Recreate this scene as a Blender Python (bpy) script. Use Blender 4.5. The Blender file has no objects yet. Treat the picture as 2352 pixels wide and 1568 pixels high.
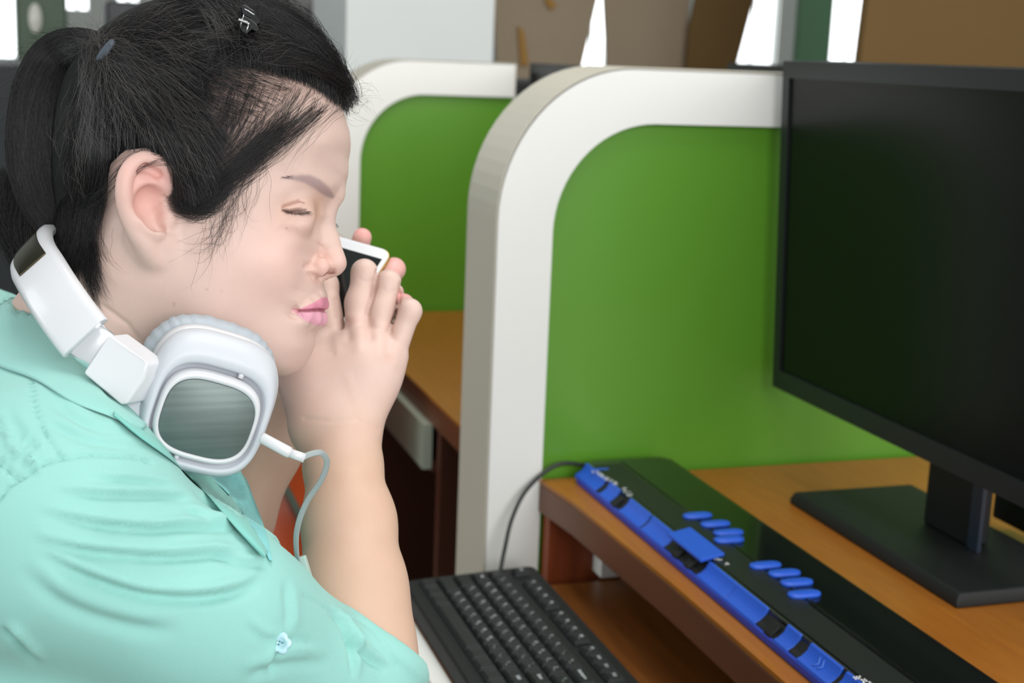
import bpy, bmesh, math, random, time
import numpy as np
from mathutils import Matrix, Vector
T0 = time.time()
random.seed(5)
rng = np.random.default_rng(11)
scene = bpy.context.scene
COL = scene.collection

# ------------------------------------------------------------ camera / world / light / exposure
FPX = 3200.0
def nrm(v):
    v = np.array(v, float); return v / np.linalg.norm(v)
_Y = nrm([-1061, 704, FPX]); _X = nrm([9828, 268, FPX]); _X = nrm(_X - _X.dot(_Y) * _Y)
_Z = np.cross(_X, _Y); _Z = _Z if _Z[1] > 0 else -_Z
MW = np.array([_X, _Y, _Z])              # world = MW @ (right, up, forward)
CAMZ = 1.21                              # desk top lies 0.47 below the lens, at z = 0.74
CAM = np.array([0., 0., CAMZ])
cam = bpy.data.cameras.new('camera'); camo = bpy.data.objects.new('camera', cam); COL.objects.link(camo)
cam.sensor_width = 36.0; cam.lens = FPX * 36.0 / 2352.0
cam.clip_start = 0.05; cam.clip_end = 60
R3 = Matrix([[MW[i, 0], MW[i, 1], -MW[i, 2]] for i in range(3)])
camo.matrix_world = Matrix.Translation(Vector(CAM)) @ R3.to_4x4()
scene.camera = camo
cam.dof.use_dof = True; cam.dof.focus_distance = 0.80; cam.dof.aperture_fstop = 10.0

W = bpy.data.worlds.new('room_daylight'); scene.world = W; W.use_nodes = True
wn = W.node_tree; bg = wn.nodes['Background']
bg.inputs[0].default_value = (0.93, 0.98, 1.0, 1); bg.inputs[1].default_value = 0.86
scene.view_settings.view_transform = 'Standard'; scene.view_settings.look = 'None'
scene.view_settings.gamma = 1.0; scene.view_settings.exposure = 0.06
scene.view_settings.use_curve_mapping = False
try:
    scene.cycles.max_bounces = 5; scene.cycles.adaptive_threshold = 0.03
except Exception: pass

def area(name, loc, target, sx, sy, power, colr):
    l = bpy.data.lights.new(name, 'AREA'); l.shape = 'RECTANGLE'; l.size = sx; l.size_y = sy
    l.energy = power; l.color = colr
    o = bpy.data.objects.new(name, l); COL.objects.link(o); o.location = loc
    o.rotation_euler = (Vector(target) - Vector(loc)).to_track_quat('-Z', 'Y').to_euler()
    return o
area('window_light_behind_camera', (0.9, -4.1, 2.5), (0.1, 1.0, 1.0), 3.4, 2.2, 140, (1.0, 0.985, 0.965))
area('window_light_left', (-2.8, 1.6, 2.0), (0.2, 1.0, 0.95), 1.6, 1.4, 22, (0.93, 0.98, 1.0))
area('window_light_right', (3.2, -1.6, 2.1), (-0.1, 0.9, 1.15), 1.6, 1.4, 22, (1.0, 0.99, 0.97))  # added fill for the forehead, no window is known on this side
area('ceiling_light', (0.6, 1.2, 2.85), (0.5, 1.2, 0.7), 1.4, 1.4, 26, (1.0, 0.99, 0.96))

# ------------------------------------------------------------ space helpers
def S(px, py, d):                        # a point seen at a pixel, d metres in front of the lens plane
    return np.array([(px - 1176) * d / FPX, (784 - py) * d / FPX, d])
def toW(p):
    p = np.asarray(p, float); return p @ MW.T + CAM
def toC(p):
    return (np.asarray(p, float) - CAM) @ MW
def ray(px, py): return MW @ np.array([px - 1176, 784 - py, FPX]) / FPX
def onz(px, py, z): r = ray(px, py); return CAM + r * ((z - CAMZ) / r[2])
def ony(px, py, y): r = ray(px, py); return CAM + r * (y / r[1])
def onx(px, py, x): r = ray(px, py); return CAM + r * (x / r[0])

# ------------------------------------------------------------ object helpers
def props(o, label=None, cat=None, group=None, kind=None):
    if label: o['label'] = label
    if cat: o['category'] = cat
    if group: o['group'] = group
    if kind: o['kind'] = kind
    return o
def thing(name, loc, label, cat, group=None):
    o = bpy.data.objects.new(name, None); COL.objects.link(o); o.location = loc
    o.empty_display_size = 0.05
    return props(o, label, cat, group)
def link(name, me, parent=None):
    o = bpy.data.objects.new(name, me); COL.objects.link(o)
    if parent is not None:
        o.parent = parent
        pm = parent_world(parent)
        o.matrix_parent_inverse = pm.inverted()
    return o
def parent_world(p):
    m = p.matrix_basis.copy()
    q = p
    while q.parent is not None:
        m = q.parent.matrix_basis @ q.matrix_parent_inverse @ m if q.parent is not None else m
        q = q.parent
    return m
def mesh_np(name, V, F, mat, parent=None, smooth=True, colors=None):
    """V (n,3) world coordinates, F (m,3|4) int array"""
    me = bpy.data.meshes.new(name)
    V = np.asarray(V, np.float32); F = np.asarray(F, np.int32)
    k = F.shape[1]
    me.vertices.add(len(V)); me.vertices.foreach_set('co', V.ravel())
    me.loops.add(F.size); me.loops.foreach_set('vertex_index', F.ravel())
    me.polygons.add(len(F)); me.polygons.foreach_set('loop_start', np.arange(0, F.size, k, dtype=np.int32))
    me.polygons.foreach_set('loop_total', np.full(len(F), k, np.int32))
    me.polygons.foreach_set('use_smooth', np.full(len(F), smooth, bool))
    if colors is not None:
        a = me.color_attributes.new('tone', 'FLOAT_COLOR', 'POINT')
        c = np.ones((len(V), 4), np.float32); c[:, :3] = colors
        a.data.foreach_set('color', c.ravel())
    me.update(calc_edges=True); me.validate()
    if mat is not None: me.materials.append(mat)
    return link(name, me, parent)
class MB:
    def __init__(s): s.v = []; s.f = []; s.sm = []
    def add(s, V, F, smooth=False):
        n = len(s.v); s.v += [tuple(map(float, p)) for p in V]
        for f in F: s.f.append(tuple(i + n for i in f)); s.sm.append(smooth)
    def box(s, x0, x1, y0, y1, z0, z1):
        V = [(x, y, z) for x in (x0, x1) for y in (y0, y1) for z in (z0, z1)]
        s.add(V, [(0, 1, 3, 2), (4, 6, 7, 5), (0, 4, 5, 1), (2, 3, 7, 6), (0, 2, 6, 4), (1, 5, 7, 3)])
    def prism(s, pts, vec, smooth=False):
        """polygon pts extruded by vec"""
        n = len(pts); A = [np.array(p, float) for p in pts]; B = [p + np.array(vec) for p in A]
        s.add(A + B, [tuple(range(n)), tuple(range(2 * n - 1, n - 1, -1))] +
              [((i + 1) % n, i, n + i, n + (i + 1) % n) for i in range(n)], smooth)
    def rings(s, R, closed=True, caps=True, smooth=True):
        m = len(R); n = len(R[0]); V = [p for r in R for p in r]; F = []
        for i in range(m - 1):
            for j in range(n if closed else n - 1):
                a = i * n + j; b = i * n + (j + 1) % n
                F.append((a, b, b + n, a + n))
        if caps:
            F.append(tuple(range(n))[::-1]); F.append(tuple((m - 1) * n + j for j in range(n)))
        s.add(V, F, smooth)
    def tube(s, pts, r, n=10, caps=True):
        pts = [np.array(p, float) for p in pts]; R = []
        up = np.array([0.13, 0.31, 0.94]); rr = r if hasattr(r, '__len__') else [r] * len(pts)
        prev = None
        for i, p in enumerate(pts):
            t = nrm(pts[min(i + 1, len(pts) - 1)] - pts[max(i - 1, 0)])
            a = up - t * up.dot(t) if prev is None else prev - t * prev.dot(t)
            a = nrm(a); prev = a; b = np.cross(t, a)
            R.append([p + rr[i] * (math.cos(2 * math.pi * k / n) * a + math.sin(2 * math.pi * k / n) * b) for k in range(n)])
        s.rings(R, True, caps)
    def build(s, name, mat, parent=None, bevel=0, seg=2, sub=0, angle=30):
        me = bpy.data.meshes.new(name); me.from_pydata(s.v, [], s.f)
        me.polygons.foreach_set('use_smooth', s.sm if not bevel else [True] * len(s.f))
        bm = bmesh.new(); bm.from_mesh(me); bmesh.ops.recalc_face_normals(bm, faces=bm.faces); bm.to_mesh(me); bm.free()
        if mat is not None: me.materials.append(mat)
        o = link(name, me, parent)
        if bevel:
            b = o.modifiers.new('bevel', 'BEVEL'); b.width = bevel; b.segments = seg; b.limit_method = 'ANGLE'
            b.angle_limit = math.radians(angle); b.harden_normals = True
        if sub:
            b = o.modifiers.new('sub', 'SUBSURF'); b.levels = sub; b.render_levels = sub
        return o
def bez(pts, n=24):
    """Catmull-Rom through points"""
    P = [np.array(p, float) for p in pts]; P = [2 * P[0] - P[1]] + P + [2 * P[-1] - P[-2]]; out = []
    for i in range(1, len(P) - 2):
        for k in range(n):
            t = k / n
            out.append(0.5 * (2 * P[i] + (P[i + 1] - P[i - 1]) * t + (2 * P[i - 1] - 5 * P[i] + 4 * P[i + 1] - P[i + 2]) * t * t
                              + (3 * P[i] - P[i - 1] - 3 * P[i + 1] + P[i + 2]) * t ** 3))
    out.append(P[-2]); return out

# ------------------------------------------------------------ materials
def lin(r, g, b):
    return tuple((c / 255 / 12.92) if c / 255 <= 0.04045 else ((c / 255 + 0.055) / 1.055) ** 2.4 for c in (r, g, b))
def mat(name, rgb, rough=0.5, metal=0.0, coat=0.0, noise=0.0, nscale=20, bump=0.0, bscale=200, spec=0.5, sheen=0.0,
        stretch=(1, 1, 1), sss=0.0, attr=False, trans=0.0, aniso=0.0, c2=None):
    m = bpy.data.materials.new(name); m.use_nodes = True; nt = m.node_tree; N = nt.nodes; L = nt.links
    p = N['Principled BSDF']
    p.inputs['Roughness'].default_value = rough; p.inputs['Metallic'].default_value = metal
    p.inputs['Coat Weight'].default_value = coat; p.inputs['Specular IOR Level'].default_value = spec
    p.inputs['Sheen Weight'].default_value = sheen; p.inputs['Transmission Weight'].default_value = trans
    p.inputs['Coat Roughness'].default_value = 0.08
    c = (*rgb, 1)
    tc = N.new('ShaderNodeTexCoord'); mp = N.new('ShaderNodeMapping'); mp.inputs['Scale'].default_value = stretch
    L.new(tc.outputs['Object'], mp.inputs[0])
    base = None
    if attr:
        at = N.new('ShaderNodeAttribute'); at.attribute_name = 'tone'; base = at.outputs['Color']
    if noise > 0:
        nz = N.new('ShaderNodeTexNoise'); nz.inputs['Scale'].default_value = nscale; nz.inputs['Detail'].default_value = 5
        L.new(mp.outputs[0], nz.inputs[0])
        mx = N.new('ShaderNodeMix'); mx.data_type = 'RGBA'
        if c2 is None: c2 = tuple(v * (1 - noise) for v in rgb)
        if base is not None:
            mx.blend_type = 'MULTIPLY'; L.new(base, mx.inputs[6]); mx.inputs[7].default_value = (1 - noise, 1 - noise * 1.2, 1 - noise * 1.2, 1)
        else:
            mx.inputs[6].default_value = c; mx.inputs[7].default_value = (*c2, 1)
        L.new(nz.outputs[0], mx.inputs[0]); base = mx.outputs[2]
    if base is not None: L.new(base, p.inputs['Base Color'])
    else: p.inputs['Base Color'].default_value = c
    if bump > 0:
        nz = N.new('ShaderNodeTexNoise'); nz.inputs['Scale'].default_value = bscale; nz.inputs['Detail'].default_value = 4
        L.new(mp.outputs[0], nz.inputs[0])
        b = N.new('ShaderNodeBump'); b.inputs['Strength'].default_value = bump; b.inputs['Distance'].default_value = 0.001
        L.new(nz.outputs[0], b.inputs['Height']); L.new(b.outputs[0], p.inputs['Normal'])
    if sss > 0:
        p.inputs['Subsurface Weight'].default_value = sss; p.inputs['Subsurface Radius'].default_value = (1.0, 0.45, 0.3)
        p.inputs['Subsurface Scale'].default_value = 0.006
    if aniso > 0: p.inputs['Anisotropic'].default_value = aniso
    return m

# ------------------------------------------------------------ implicit surface toolkit (camera-aligned metres)
def seg(P, a, b, r1, r2):
    a = np.asarray(a); b = np.asarray(b); ab = b - a
    t = np.clip(((P - a) @ ab) / ab.dot(ab), 0, 1)
    d = P - a - t[:, None] * ab
    return np.sqrt((d * d).sum(1)) - (r1 + (r2 - r1) * t)
def ell(P, c, A, r):
    """ellipsoid, A rows are axes"""
    q = (P - c) @ np.asarray(A).T; r = np.asarray(r)
    k0 = np.sqrt(((q / r) ** 2).sum(1)); k1 = np.sqrt(((q / (r * r)) ** 2).sum(1)) + 1e-9
    return k0 * (k0 - 1) / k1
def su(a, b, k):
    h = np.maximum(k - np.abs(a - b), 0) / k
    return np.minimum(a, b) - h * h * k * 0.25
def ss(a, b, k):                          # a minus b
    h = np.maximum(k - np.abs(a + b), 0) / k
    return np.maximum(a, -b) + h * h * k * 0.25
CULL = [0.03]
def smin_list(P, prims, k, d=None):
    """prims: list of (kind, args, k) with culling per chunk"""
    lo = P.min(0); hi = P.max(0); c = (lo + hi) / 2; R = np.linalg.norm(hi - c)
    for pr in prims:
        kk = pr.get('k', k)
        if pr.get('cull', True):
            bc, br = pr['bs']
            if np.linalg.norm(bc - c) - br - R > max(CULL[0], 2 * kk): continue
        v = pr['f'](P)
        if pr.get('op') == '-': d = ss(d, v, kk) if d is not None else d
        else: d = v if d is None else su(d, v, kk)
    return np.full(len(P), CULL[0]) if d is None else d
def C(a, b, r1, r2=None, k=None, op='+'):
    r2 = r1 if r2 is None else r2; a = np.asarray(a, float); b = np.asarray(b, float)
    o = {'f': lambda P: seg(P, a, b, r1, r2), 'bs': ((a + b) / 2, np.linalg.norm(a - b) / 2 + max(r1, r2)), 'op': op}
    if k: o['k'] = k
    return o
def E_(c, r, A=np.eye(3), k=None, op='+'):
    c = np.asarray(c, float)
    o = {'f': lambda P: ell(P, c, A, r), 'bs': (c, max(r)), 'op': op}
    if k: o['k'] = k
    return o
def chain(pts, rs, k=None):
    return [C(pts[i], pts[i + 1], rs[i], rs[i + 1], k) for i in range(len(pts) - 1)]

def surface_nets(f, lo, hi, h, slack=1.3, newton=1):
    lo = np.asarray(lo, float); B = 8; H = B * h
    n = np.ceil((np.asarray(hi) - lo) / H).astype(int)
    ix = np.stack(np.meshgrid(*[np.arange(m) for m in n], indexing='ij'), -1).reshape(-1, 3)
    # two-level search of the blocks the surface passes through
    keep = []
    q = 4
    sup = np.unique(ix // q, axis=0)
    cs = lo + (sup + 0.5) * H * q
    CULL[0] = 0.12; vs = np.concatenate([f(cs[i:i + 1]) for i in range(len(cs))]); CULL[0] = 0.03
    sup = sup[np.abs(vs) < H * q * 0.87 * slack + 0.012]
    loc = np.stack(np.meshgrid(*[np.arange(q)] * 3, indexing='ij'), -1).reshape(-1, 3)
    for s_ in sup:
        b = s_ * q + loc; b = b[(b < n).all(1)]
        v = f(lo + (b + 0.5) * H)
        keep.append(b[np.abs(v) < H * 0.87 * slack + 0.002])
    blocks = np.concatenate(keep)
    G = B + 1
    cor = np.stack(np.meshgrid(*[np.arange(G)] * 3, indexing='ij'), -1).reshape(-1, 3)
    NV = n * B + 2
    def gid(v): return (v[:, 0].astype(np.int64) * NV[1] + v[:, 1]) * NV[2] + v[:, 2]
    vid = []; vpos = []; quads = []
    CH = 6
    # neighbouring blocks share a chunk so the part culling bites
    key = (blocks // 3); order = np.lexsort((key[:, 2], key[:, 1], key[:, 0])); blocks = blocks[order]; key = key[order]
    cuts = np.flatnonzero(np.any(np.diff(key, axis=0) != 0, axis=1)) + 1
    for bl in np.split(blocks, cuts):
        P = (lo + (bl[:, None, :] * B + cor[None]) * h).reshape(-1, 3)
        D = f(P).reshape(len(bl), G, G, G)
        I = D < 0
        # voxels with a sign change
        c8 = [I[:, i:i + B, j:j + B, k:k + B] for i in (0, 1) for j in (0, 1) for k in (0, 1)]
        s = sum(c.astype(np.int8) for c in c8); act = (s > 0) & (s < 8)
        bi, x, y, z = np.nonzero(act)
        if len(bi):
            acc = np.zeros((len(bi), 3)); cnt = np.zeros(len(bi))
            for ax in range(3):
                oth = [a for a in range(3) if a != ax]
                for u in (0, 1):
                    for w in (0, 1):
                        o = [0, 0, 0]; o[oth[0]] = u; o[oth[1]] = w; e = list(o); e[ax] = 1
                        d0 = D[bi, x + o[0], y + o[1], z + o[2]]; d1 = D[bi, x + e[0], y + e[1], z + e[2]]
                        m = (d0 < 0) != (d1 < 0)
                        t = np.where(m, d0 / np.where(m, d0 - d1, 1), 0)
                        q_ = np.tile(np.array(o, float), (len(bi), 1)); q_[:, ax] += t
                        acc[m] += q_[m]; cnt[m] += 1
            vox = bl[bi] * B + np.stack([x, y, z], 1)
            vid.append(gid(vox + 1)); vpos.append(lo + (vox + acc / cnt[:, None]) * h)
        for ax in range(3):
            e1 = [slice(0, B)] * 3; e2 = [slice(0, B)] * 3; e2[ax] = slice(1, B + 1)
            a = I[(slice(None), *e1)]; b = I[(slice(None), *e2)]
            bi, x, y, z = np.nonzero(a != b)
            if not len(bi): continue
            flip = a[bi, x, y, z]
            vox = bl[bi] * B + np.stack([x, y, z], 1)
            o1, o2 = [(1, 2), (2, 0), (0, 1)][ax]
            q_ = []
            for (u, w) in ((0, 0), (-1, 0), (-1, -1), (0, -1)):
                v = vox.copy(); v[:, o1] += u; v[:, o2] += w; q_.append(gid(v + 1))
            q_ = np.stack(q_, 1); q_[~flip] = q_[~flip][:, ::-1]
            quads.append(q_)
    vid = np.concatenate(vid); vpos = np.concatenate(vpos); quads = np.concatenate(quads)
    o = np.argsort(vid); vid = vid[o]; vpos = vpos[o]
    F = np.searchsorted(vid, quads); F = np.clip(F, 0, len(vid) - 1)
    ok = (vid[F] == quads).all(1); F = F[ok]
    for _ in range(newton):
        for i in range(0, len(vpos), 4000):
            p = vpos[i:i + 4000]; e = 0.0006
            d = f(p); g = np.stack([f(p + np.eye(3)[a] * e) - d for a in range(3)], 1) / e
            st = d / np.maximum((g * g).sum(1), 0.25)
            vpos[i:i + 4000] = p - np.clip(st, -h * .7, h * .7)[:, None] * g
    print('nets', len(vpos), 'verts', (~ok).sum(), 'dropped', round(time.time() - T0, 1), 's'); return vpos, F
def vnormals(V, F):
    n = np.cross(V[F[:, 2]] - V[F[:, 0]], V[F[:, 3 if F.shape[1] > 3 else 1]] - V[F[:, 1 if F.shape[1] > 3 else 0]])
    N = np.zeros_like(V)
    for k in range(F.shape[1]): 
        for a in range(3): N[:, a] += np.bincount(F[:, k], n[:, a], len(V))
    return N / (np.linalg.norm(N, axis=1)[:, None] + 1e-12)
def sstep(x, a, b):  # works for a > b too
    t = np.clip((x - a) / (b - a), 0, 1); return t * t * (3 - 2 * t)
def polydist(x, y, pts):
    """distance to an open polyline, and position along it 0..1"""
    best = np.full(len(x), 1e9); par = np.zeros(len(x)); side = np.zeros(len(x)); n = len(pts) - 1
    for i in range(n):
        ax, ay = pts[i]; bx, by = pts[i + 1]; dx, dy = bx - ax, by - ay; L2 = dx * dx + dy * dy + 1e-12
        t = np.clip(((x - ax) * dx + (y - ay) * dy) / L2, 0, 1)
        ex = x - ax - t * dx; ey = y - ay - t * dy; d = np.sqrt(ex * ex + ey * ey)
        m = d < best; best = np.where(m, d, best); par = np.where(m, (i + t) / n, par)
        side = np.where(m, np.sign(ex * dy - ey * dx), side)
    return best, par, side
def inpoly(x, y, pts):
    c = np.zeros(len(x), bool); n = len(pts)
    for i in range(n):
        x1, y1 = pts[i]; x2, y2 = pts[(i + 1) % n]
        c ^= ((y1 > y) != (y2 > y)) & (x < (x2 - x1) * (y - y1) / (y2 - y1 + 1e-12) + x1)
    return c
def sdpoly(x, y, pts):                    # positive inside
    d, _, _ = polydist(x, y, list(pts) + [pts[0]]); return np.where(inpoly(x, y, pts), d, -d)

# ------------------------------------------------------------ head frame: F forward, U up, L towards the woman's right cheek
yaw, pit = math.radians(3.5), math.radians(-8)
HF = np.array([math.cos(yaw) * math.cos(pit), math.sin(pit), -math.sin(yaw) * math.cos(pit)])
HL = np.array([-math.sin(yaw), 0, -math.cos(yaw)])
HU = np.cross(HF, HL); HU = HU if HU[1] > 0 else -HU
HO = np.array([-0.1893, 0.071, 0.87])
def toH(P): q = P - HO; return np.stack([q @ HF, q @ HU, q @ HL], -1)
def fromH(q): q = np.asarray(q, float); return HO + q[..., 0:1] * HF + q[..., 1:2] * HU + q[..., 2:3] * HL
def H(px, py, w=0.0):
    """head coordinates (forward, up, lateral) of what is seen at a pixel, w cm right of the midplane"""
    r = np.array([(px - 1176) / FPX, (784 - py) / FPX, 1.0]); t = (w / 100 + HL.dot(HO)) / HL.dot(r)
    return toH(r * t)
def H2(px, py, w=0.0): return H(px, py, w)[:2]

prof0 = [(784,245),(795,283),(799,344),(797,402),(789,430),(771,460),(758,495),(748,530),(742,565),(735,600),(738,630),(741,652),(742,674),(740,690),
         (734,705),(733,713),(733,722),(735,740),(733,752),(724,766),(722,783),(715,806),(707,825),(691,846),(672,858),(653,864),(626,863),
         (580,856),(520,845),(450,825),(380,800),(310,750),(250,690),(205,610),(175,520),(160,420),(160,310),(185,200),(240,115),(320,55),
         (420,25),(530,30),(630,62),(700,105),(750,160)]
inner = [(330,500,7.3),(400,450,7.3),(480,520,6.9),(560,500,6.35),(620,480,5.6),(640,440,5.4),(668,487,4.35),(700,487,3.0),(722,480,2.3),(745,492,1.35),(774,300,2.2),
         (700,418,4.1),(735,425,3.1),(765,432,1.7),(650,405,5.2),(740,330,4.0),(775,350,1.9),(778,400,1.35),(680,300,5.5),(600,320,6.4),(500,250,7.2),(600,420,6.15),
         (690,560,3.75),(715,560,2.55),(735,560,1.5),(660,600,4.6),(620,560,5.4),(560,600,6.1),(500,600,6.6),(722,625,1.9),(700,625,2.9),(670,650,3.85),
         (712,668,1.9),(735,672,1.15),(684,700,2.75),(684,715,2.5),(650,700,3.5),(600,680,4.8),(540,680,5.7),(690,740,2.4),(715,740,1.7),(650,790,3.1),(600,770,4.1),(540,750,5.1),
         (690,800,1.85),(655,840,2.0),(600,835,2.9),(480,740,5.9),(520,800,4.3),(420,700,6.4),(440,780,5.2),(380,620,6.9),(400,560,7.1),
         (300,620,6.2),(250,400,7.4),(300,300,7.9),(400,300,7.8),(420,180,7.0),(300,180,6.6),(530,150,6.4),(650,180,4.6),(220,300,5.6),(220,450,5.2),(540,360,6.9),(250,560,5.6),(330,700,5.4)]
out0 = [(860,330,-14),(850,450,-6),(800,560,-5),(800,700,-4),(780,800,-7),(700,920,-9),(560,940,-10),(400,900,-10),(240,800,-10),(110,620,-12),(80,420,-14),(80,250,-14),(160,80,-14),(330,-40,-14),(500,-60,-14),(680,10,-14),(800,130,-14)]
cp = [(*H2(x, y), 0.0) for x, y in prof0] + [(*H2(x, y, w), w * w / 1e4) for x, y, w in inner] + [(*H2(x, y), g / 1e4) for x, y, g in out0]
cp = np.array(cp)
def tps_fit(cp, lam=1e-6):
    X = cp[:, :2] * 10; n = len(X); r = np.sqrt(((X[:, None] - X[None]) ** 2).sum(-1)); K = r ** 2 * np.log(r + 1e-9)
    A = np.zeros((n + 3, n + 3)); A[:n, :n] = K + lam * np.eye(n); A[:n, n] = 1; A[:n, n + 1:] = X; A[n, :n] = 1; A[n + 1:, :n] = X.T
    return np.linalg.solve(A, np.concatenate([cp[:, 2] * 1e4, np.zeros(3)])), X
def tps_grid(cp, a0, a1, b0, b1, h, lam=2e-4):
    w, X = tps_fit(cp, lam); a = np.arange(a0, a1, h); b = np.arange(b0, b1, h)
    out = np.zeros((len(a), len(b)))
    for i, aa in enumerate(a):
        Q = np.stack([np.full(len(b), aa), b], 1) * 10; r2 = ((Q[:, None] - X[None]) ** 2).sum(-1)
        out[i] = (0.5 * r2 * np.log(r2 + 1e-12)) @ w[:-3] + w[-3] + Q @ w[-2:]
    return out / 1e4
GA0, GB0, GH = -0.14, -0.17, 0.001
GRID = tps_grid(cp, GA0, 0.17, GB0, 0.17, GH)
GRA, GRB = np.gradient(GRID, GH)
def lookup(Gd, a, b):
    x = np.clip((a - GA0) / GH, 0, Gd.shape[0] - 1.001); y = np.clip((b - GB0) / GH, 0, Gd.shape[1] - 1.001)
    i = x.astype(int); j = y.astype(int); u = x - i; v = y - j
    return (Gd[i, j] * (1 - u) + Gd[i + 1, j] * u) * (1 - v) + (Gd[i, j + 1] * (1 - u) + Gd[i + 1, j + 1] * u) * v
def headbase(q):
    a, b, y = q[:, 0], q[:, 1], q[:, 2]
    oa = np.maximum(np.maximum(GA0 + .002 - a, a - 0.168), 0); ob = np.maximum(np.maximum(GB0 + .002 - b, b - .168), 0)
    g = lookup(GRID, a, b); ga = lookup(GRA, a, b); gb = lookup(GRB, a, b)
    d = (y * y - g) / np.sqrt(4 * y * y + ga * ga + gb * gb + 4e-5)
    return np.clip(d, -0.05, 0.09) + np.hypot(oa, ob)
def halfw(a, b): return np.sqrt(np.maximum(lookup(GRID, a, b), 0))

def hp(px, py, w): return H(px, py, w)
I3 = np.eye(3)
face = []          # primitives in head coordinates with |lateral|
# nose
nb = [hp(770,452,0), hp(742,500,0), hp(745,535,0), hp(753,560,0), hp(762,582,0)]
face += chain(nb, [.0050, .0046, .0050, .0056, .0062], k=.008)
face += [E_(hp(768,604,0), (.0076, .0070, .0086), k=.005), E_(hp(733,613,1.25), (.0066, .0062, .0058), k=.0035), C(hp(764,618,0), hp(747,630,0), .0042, .0034, k=.004)]
# lips
face += chain([hp(727,693,0), hp(722,697,.9), hp(707,705,1.7), hp(690,712,2.3)], [.0048, .0046, .0034, .0018], k=.004)
face += chain([hp(718,733,0), hp(714,732,.9), hp(701,727,1.7), hp(687,719,2.25)], [.0062, .0058, .0038, .0018], k=.004)
face += [E_(hp(728,689,0.35),(.004,.005,.004),k=.004)]
# eyelid bulge
face += [E_(hp(676,489,3.1), (.0122, .0118, .0128), k=.007), E_(hp(672,512,3.7), (.010, .005, .009), k=.010)]
# nostril
face += [dict(C(hp(750,631,.92), hp(766,625,.72), .0029, .0020, k=.0010), op='-')]
# ear
def _e(x, y, w): return hp(x + (11 if x < 330 else 5), y, w)
he = [_e(381,440,7.7),_e(381,405,8.0),_e(372,380,8.2),_e(345,366,8.6),_e(313,365,9.0),_e(290,382,9.3),_e(277,408,9.5),_e(273,440,9.5),_e(276,470,9.3),_e(286,500,9.0),_e(302,532,8.6),_e(320,556,8.2),_e(341,578,7.7),_e(360,594,7.2)]
her = [.0024,.0030,.0034,.0036,.0038,.0040,.0042,.0042,.0042,.0044,.0048,.0050,.0046,.0036]
hs = bez([np.append(p, r_) for p, r_ in zip(he, her)], 3)
ear = chain([p[:3] for p in hs], [p[3] for p in hs], k=.0016)
ear += chain([hp(300,478,8.6),hp(306,492,8.7),hp(322,507,8.6),hp(345,522,8.3),hp(362,535,8.0)], [.0035,.0040,.0042,.0042,.0040], k=.005)
ear += chain([hp(300,478,8.6),hp(305,450,8.7),hp(325,430,8.6),hp(350,425,8.3),hp(376,428,7.8)], [.0035,.0038,.0038,.0034,.0028], k=.005)
ear += chain([hp(305,450,8.6),hp(318,415,8.6),hp(345,395,8.3)], [.003,.0034,.003], k=.006)
# plate between the ridges
for a_, b_ in (((290,410,8.3),(370,395,7.8)),((285,440,8.3),(372,425,7.5)),((283,470,8.3),(372,450,7.3)),((292,500,8.2),(370,480,7.2)),((305,525,8.0),(368,510,7.2)),((325,550,7.6),(375,545,7.3)),((345,568,7.3),(385,560,7.0)),((358,590,7.0),(395,590,6.7))):
    ear.append(C(hp(*a_), hp(*b_), .0034, .0040, k=.006))
for a_, b_ in (((300,430,7.6),(370,440,6.8)),((300,480,7.6),(370,500,6.7)),((330,540,7.2),(380,560,6.9))):
    ear.append(C(hp(*a_), hp(*b_), .0060, .0060, k=.006))
ear += [dict(E_(hp(345,468,8.7), (.0092, .0105, .0085), k=.003), op='-'), dict(E_(hp(356,498,8.3), (.0065, .0085, .0075), k=.003), op='-'), C(hp(378,470,7.5), hp(350,478,7.35), .0030, .0022, k=.003), dict(C(hp(292,395,9.35), hp(330,383,9.0), .0016, .0016, k=.0025), op='-'), dict(C(hp(285,420,9.5), hp(286,470,9.4), .0016, .0014, k=.0025), op='-'), dict(C(hp(330,383,9.0), hp(362,400,8.5), .0016, .0016, k=.0025), op='-'), dict(C(hp(366,508,8.2), hp(370,524,7.7), .0038, .0032, k=.003), op='-')]
ear += [E_(hp(385,500,7.35), (.0050, .0065, .0040), k=.004)]
def head_sdf(q):
    d = headbase(q)
    qa = q.copy(); qa[:, 2] = np.abs(q[:, 2])
    d = smin_list(qa, face, .004, d)
    e = smin_list(qa, ear, .004, None)
    d = su(d, e, .0045)
    return d

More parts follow.
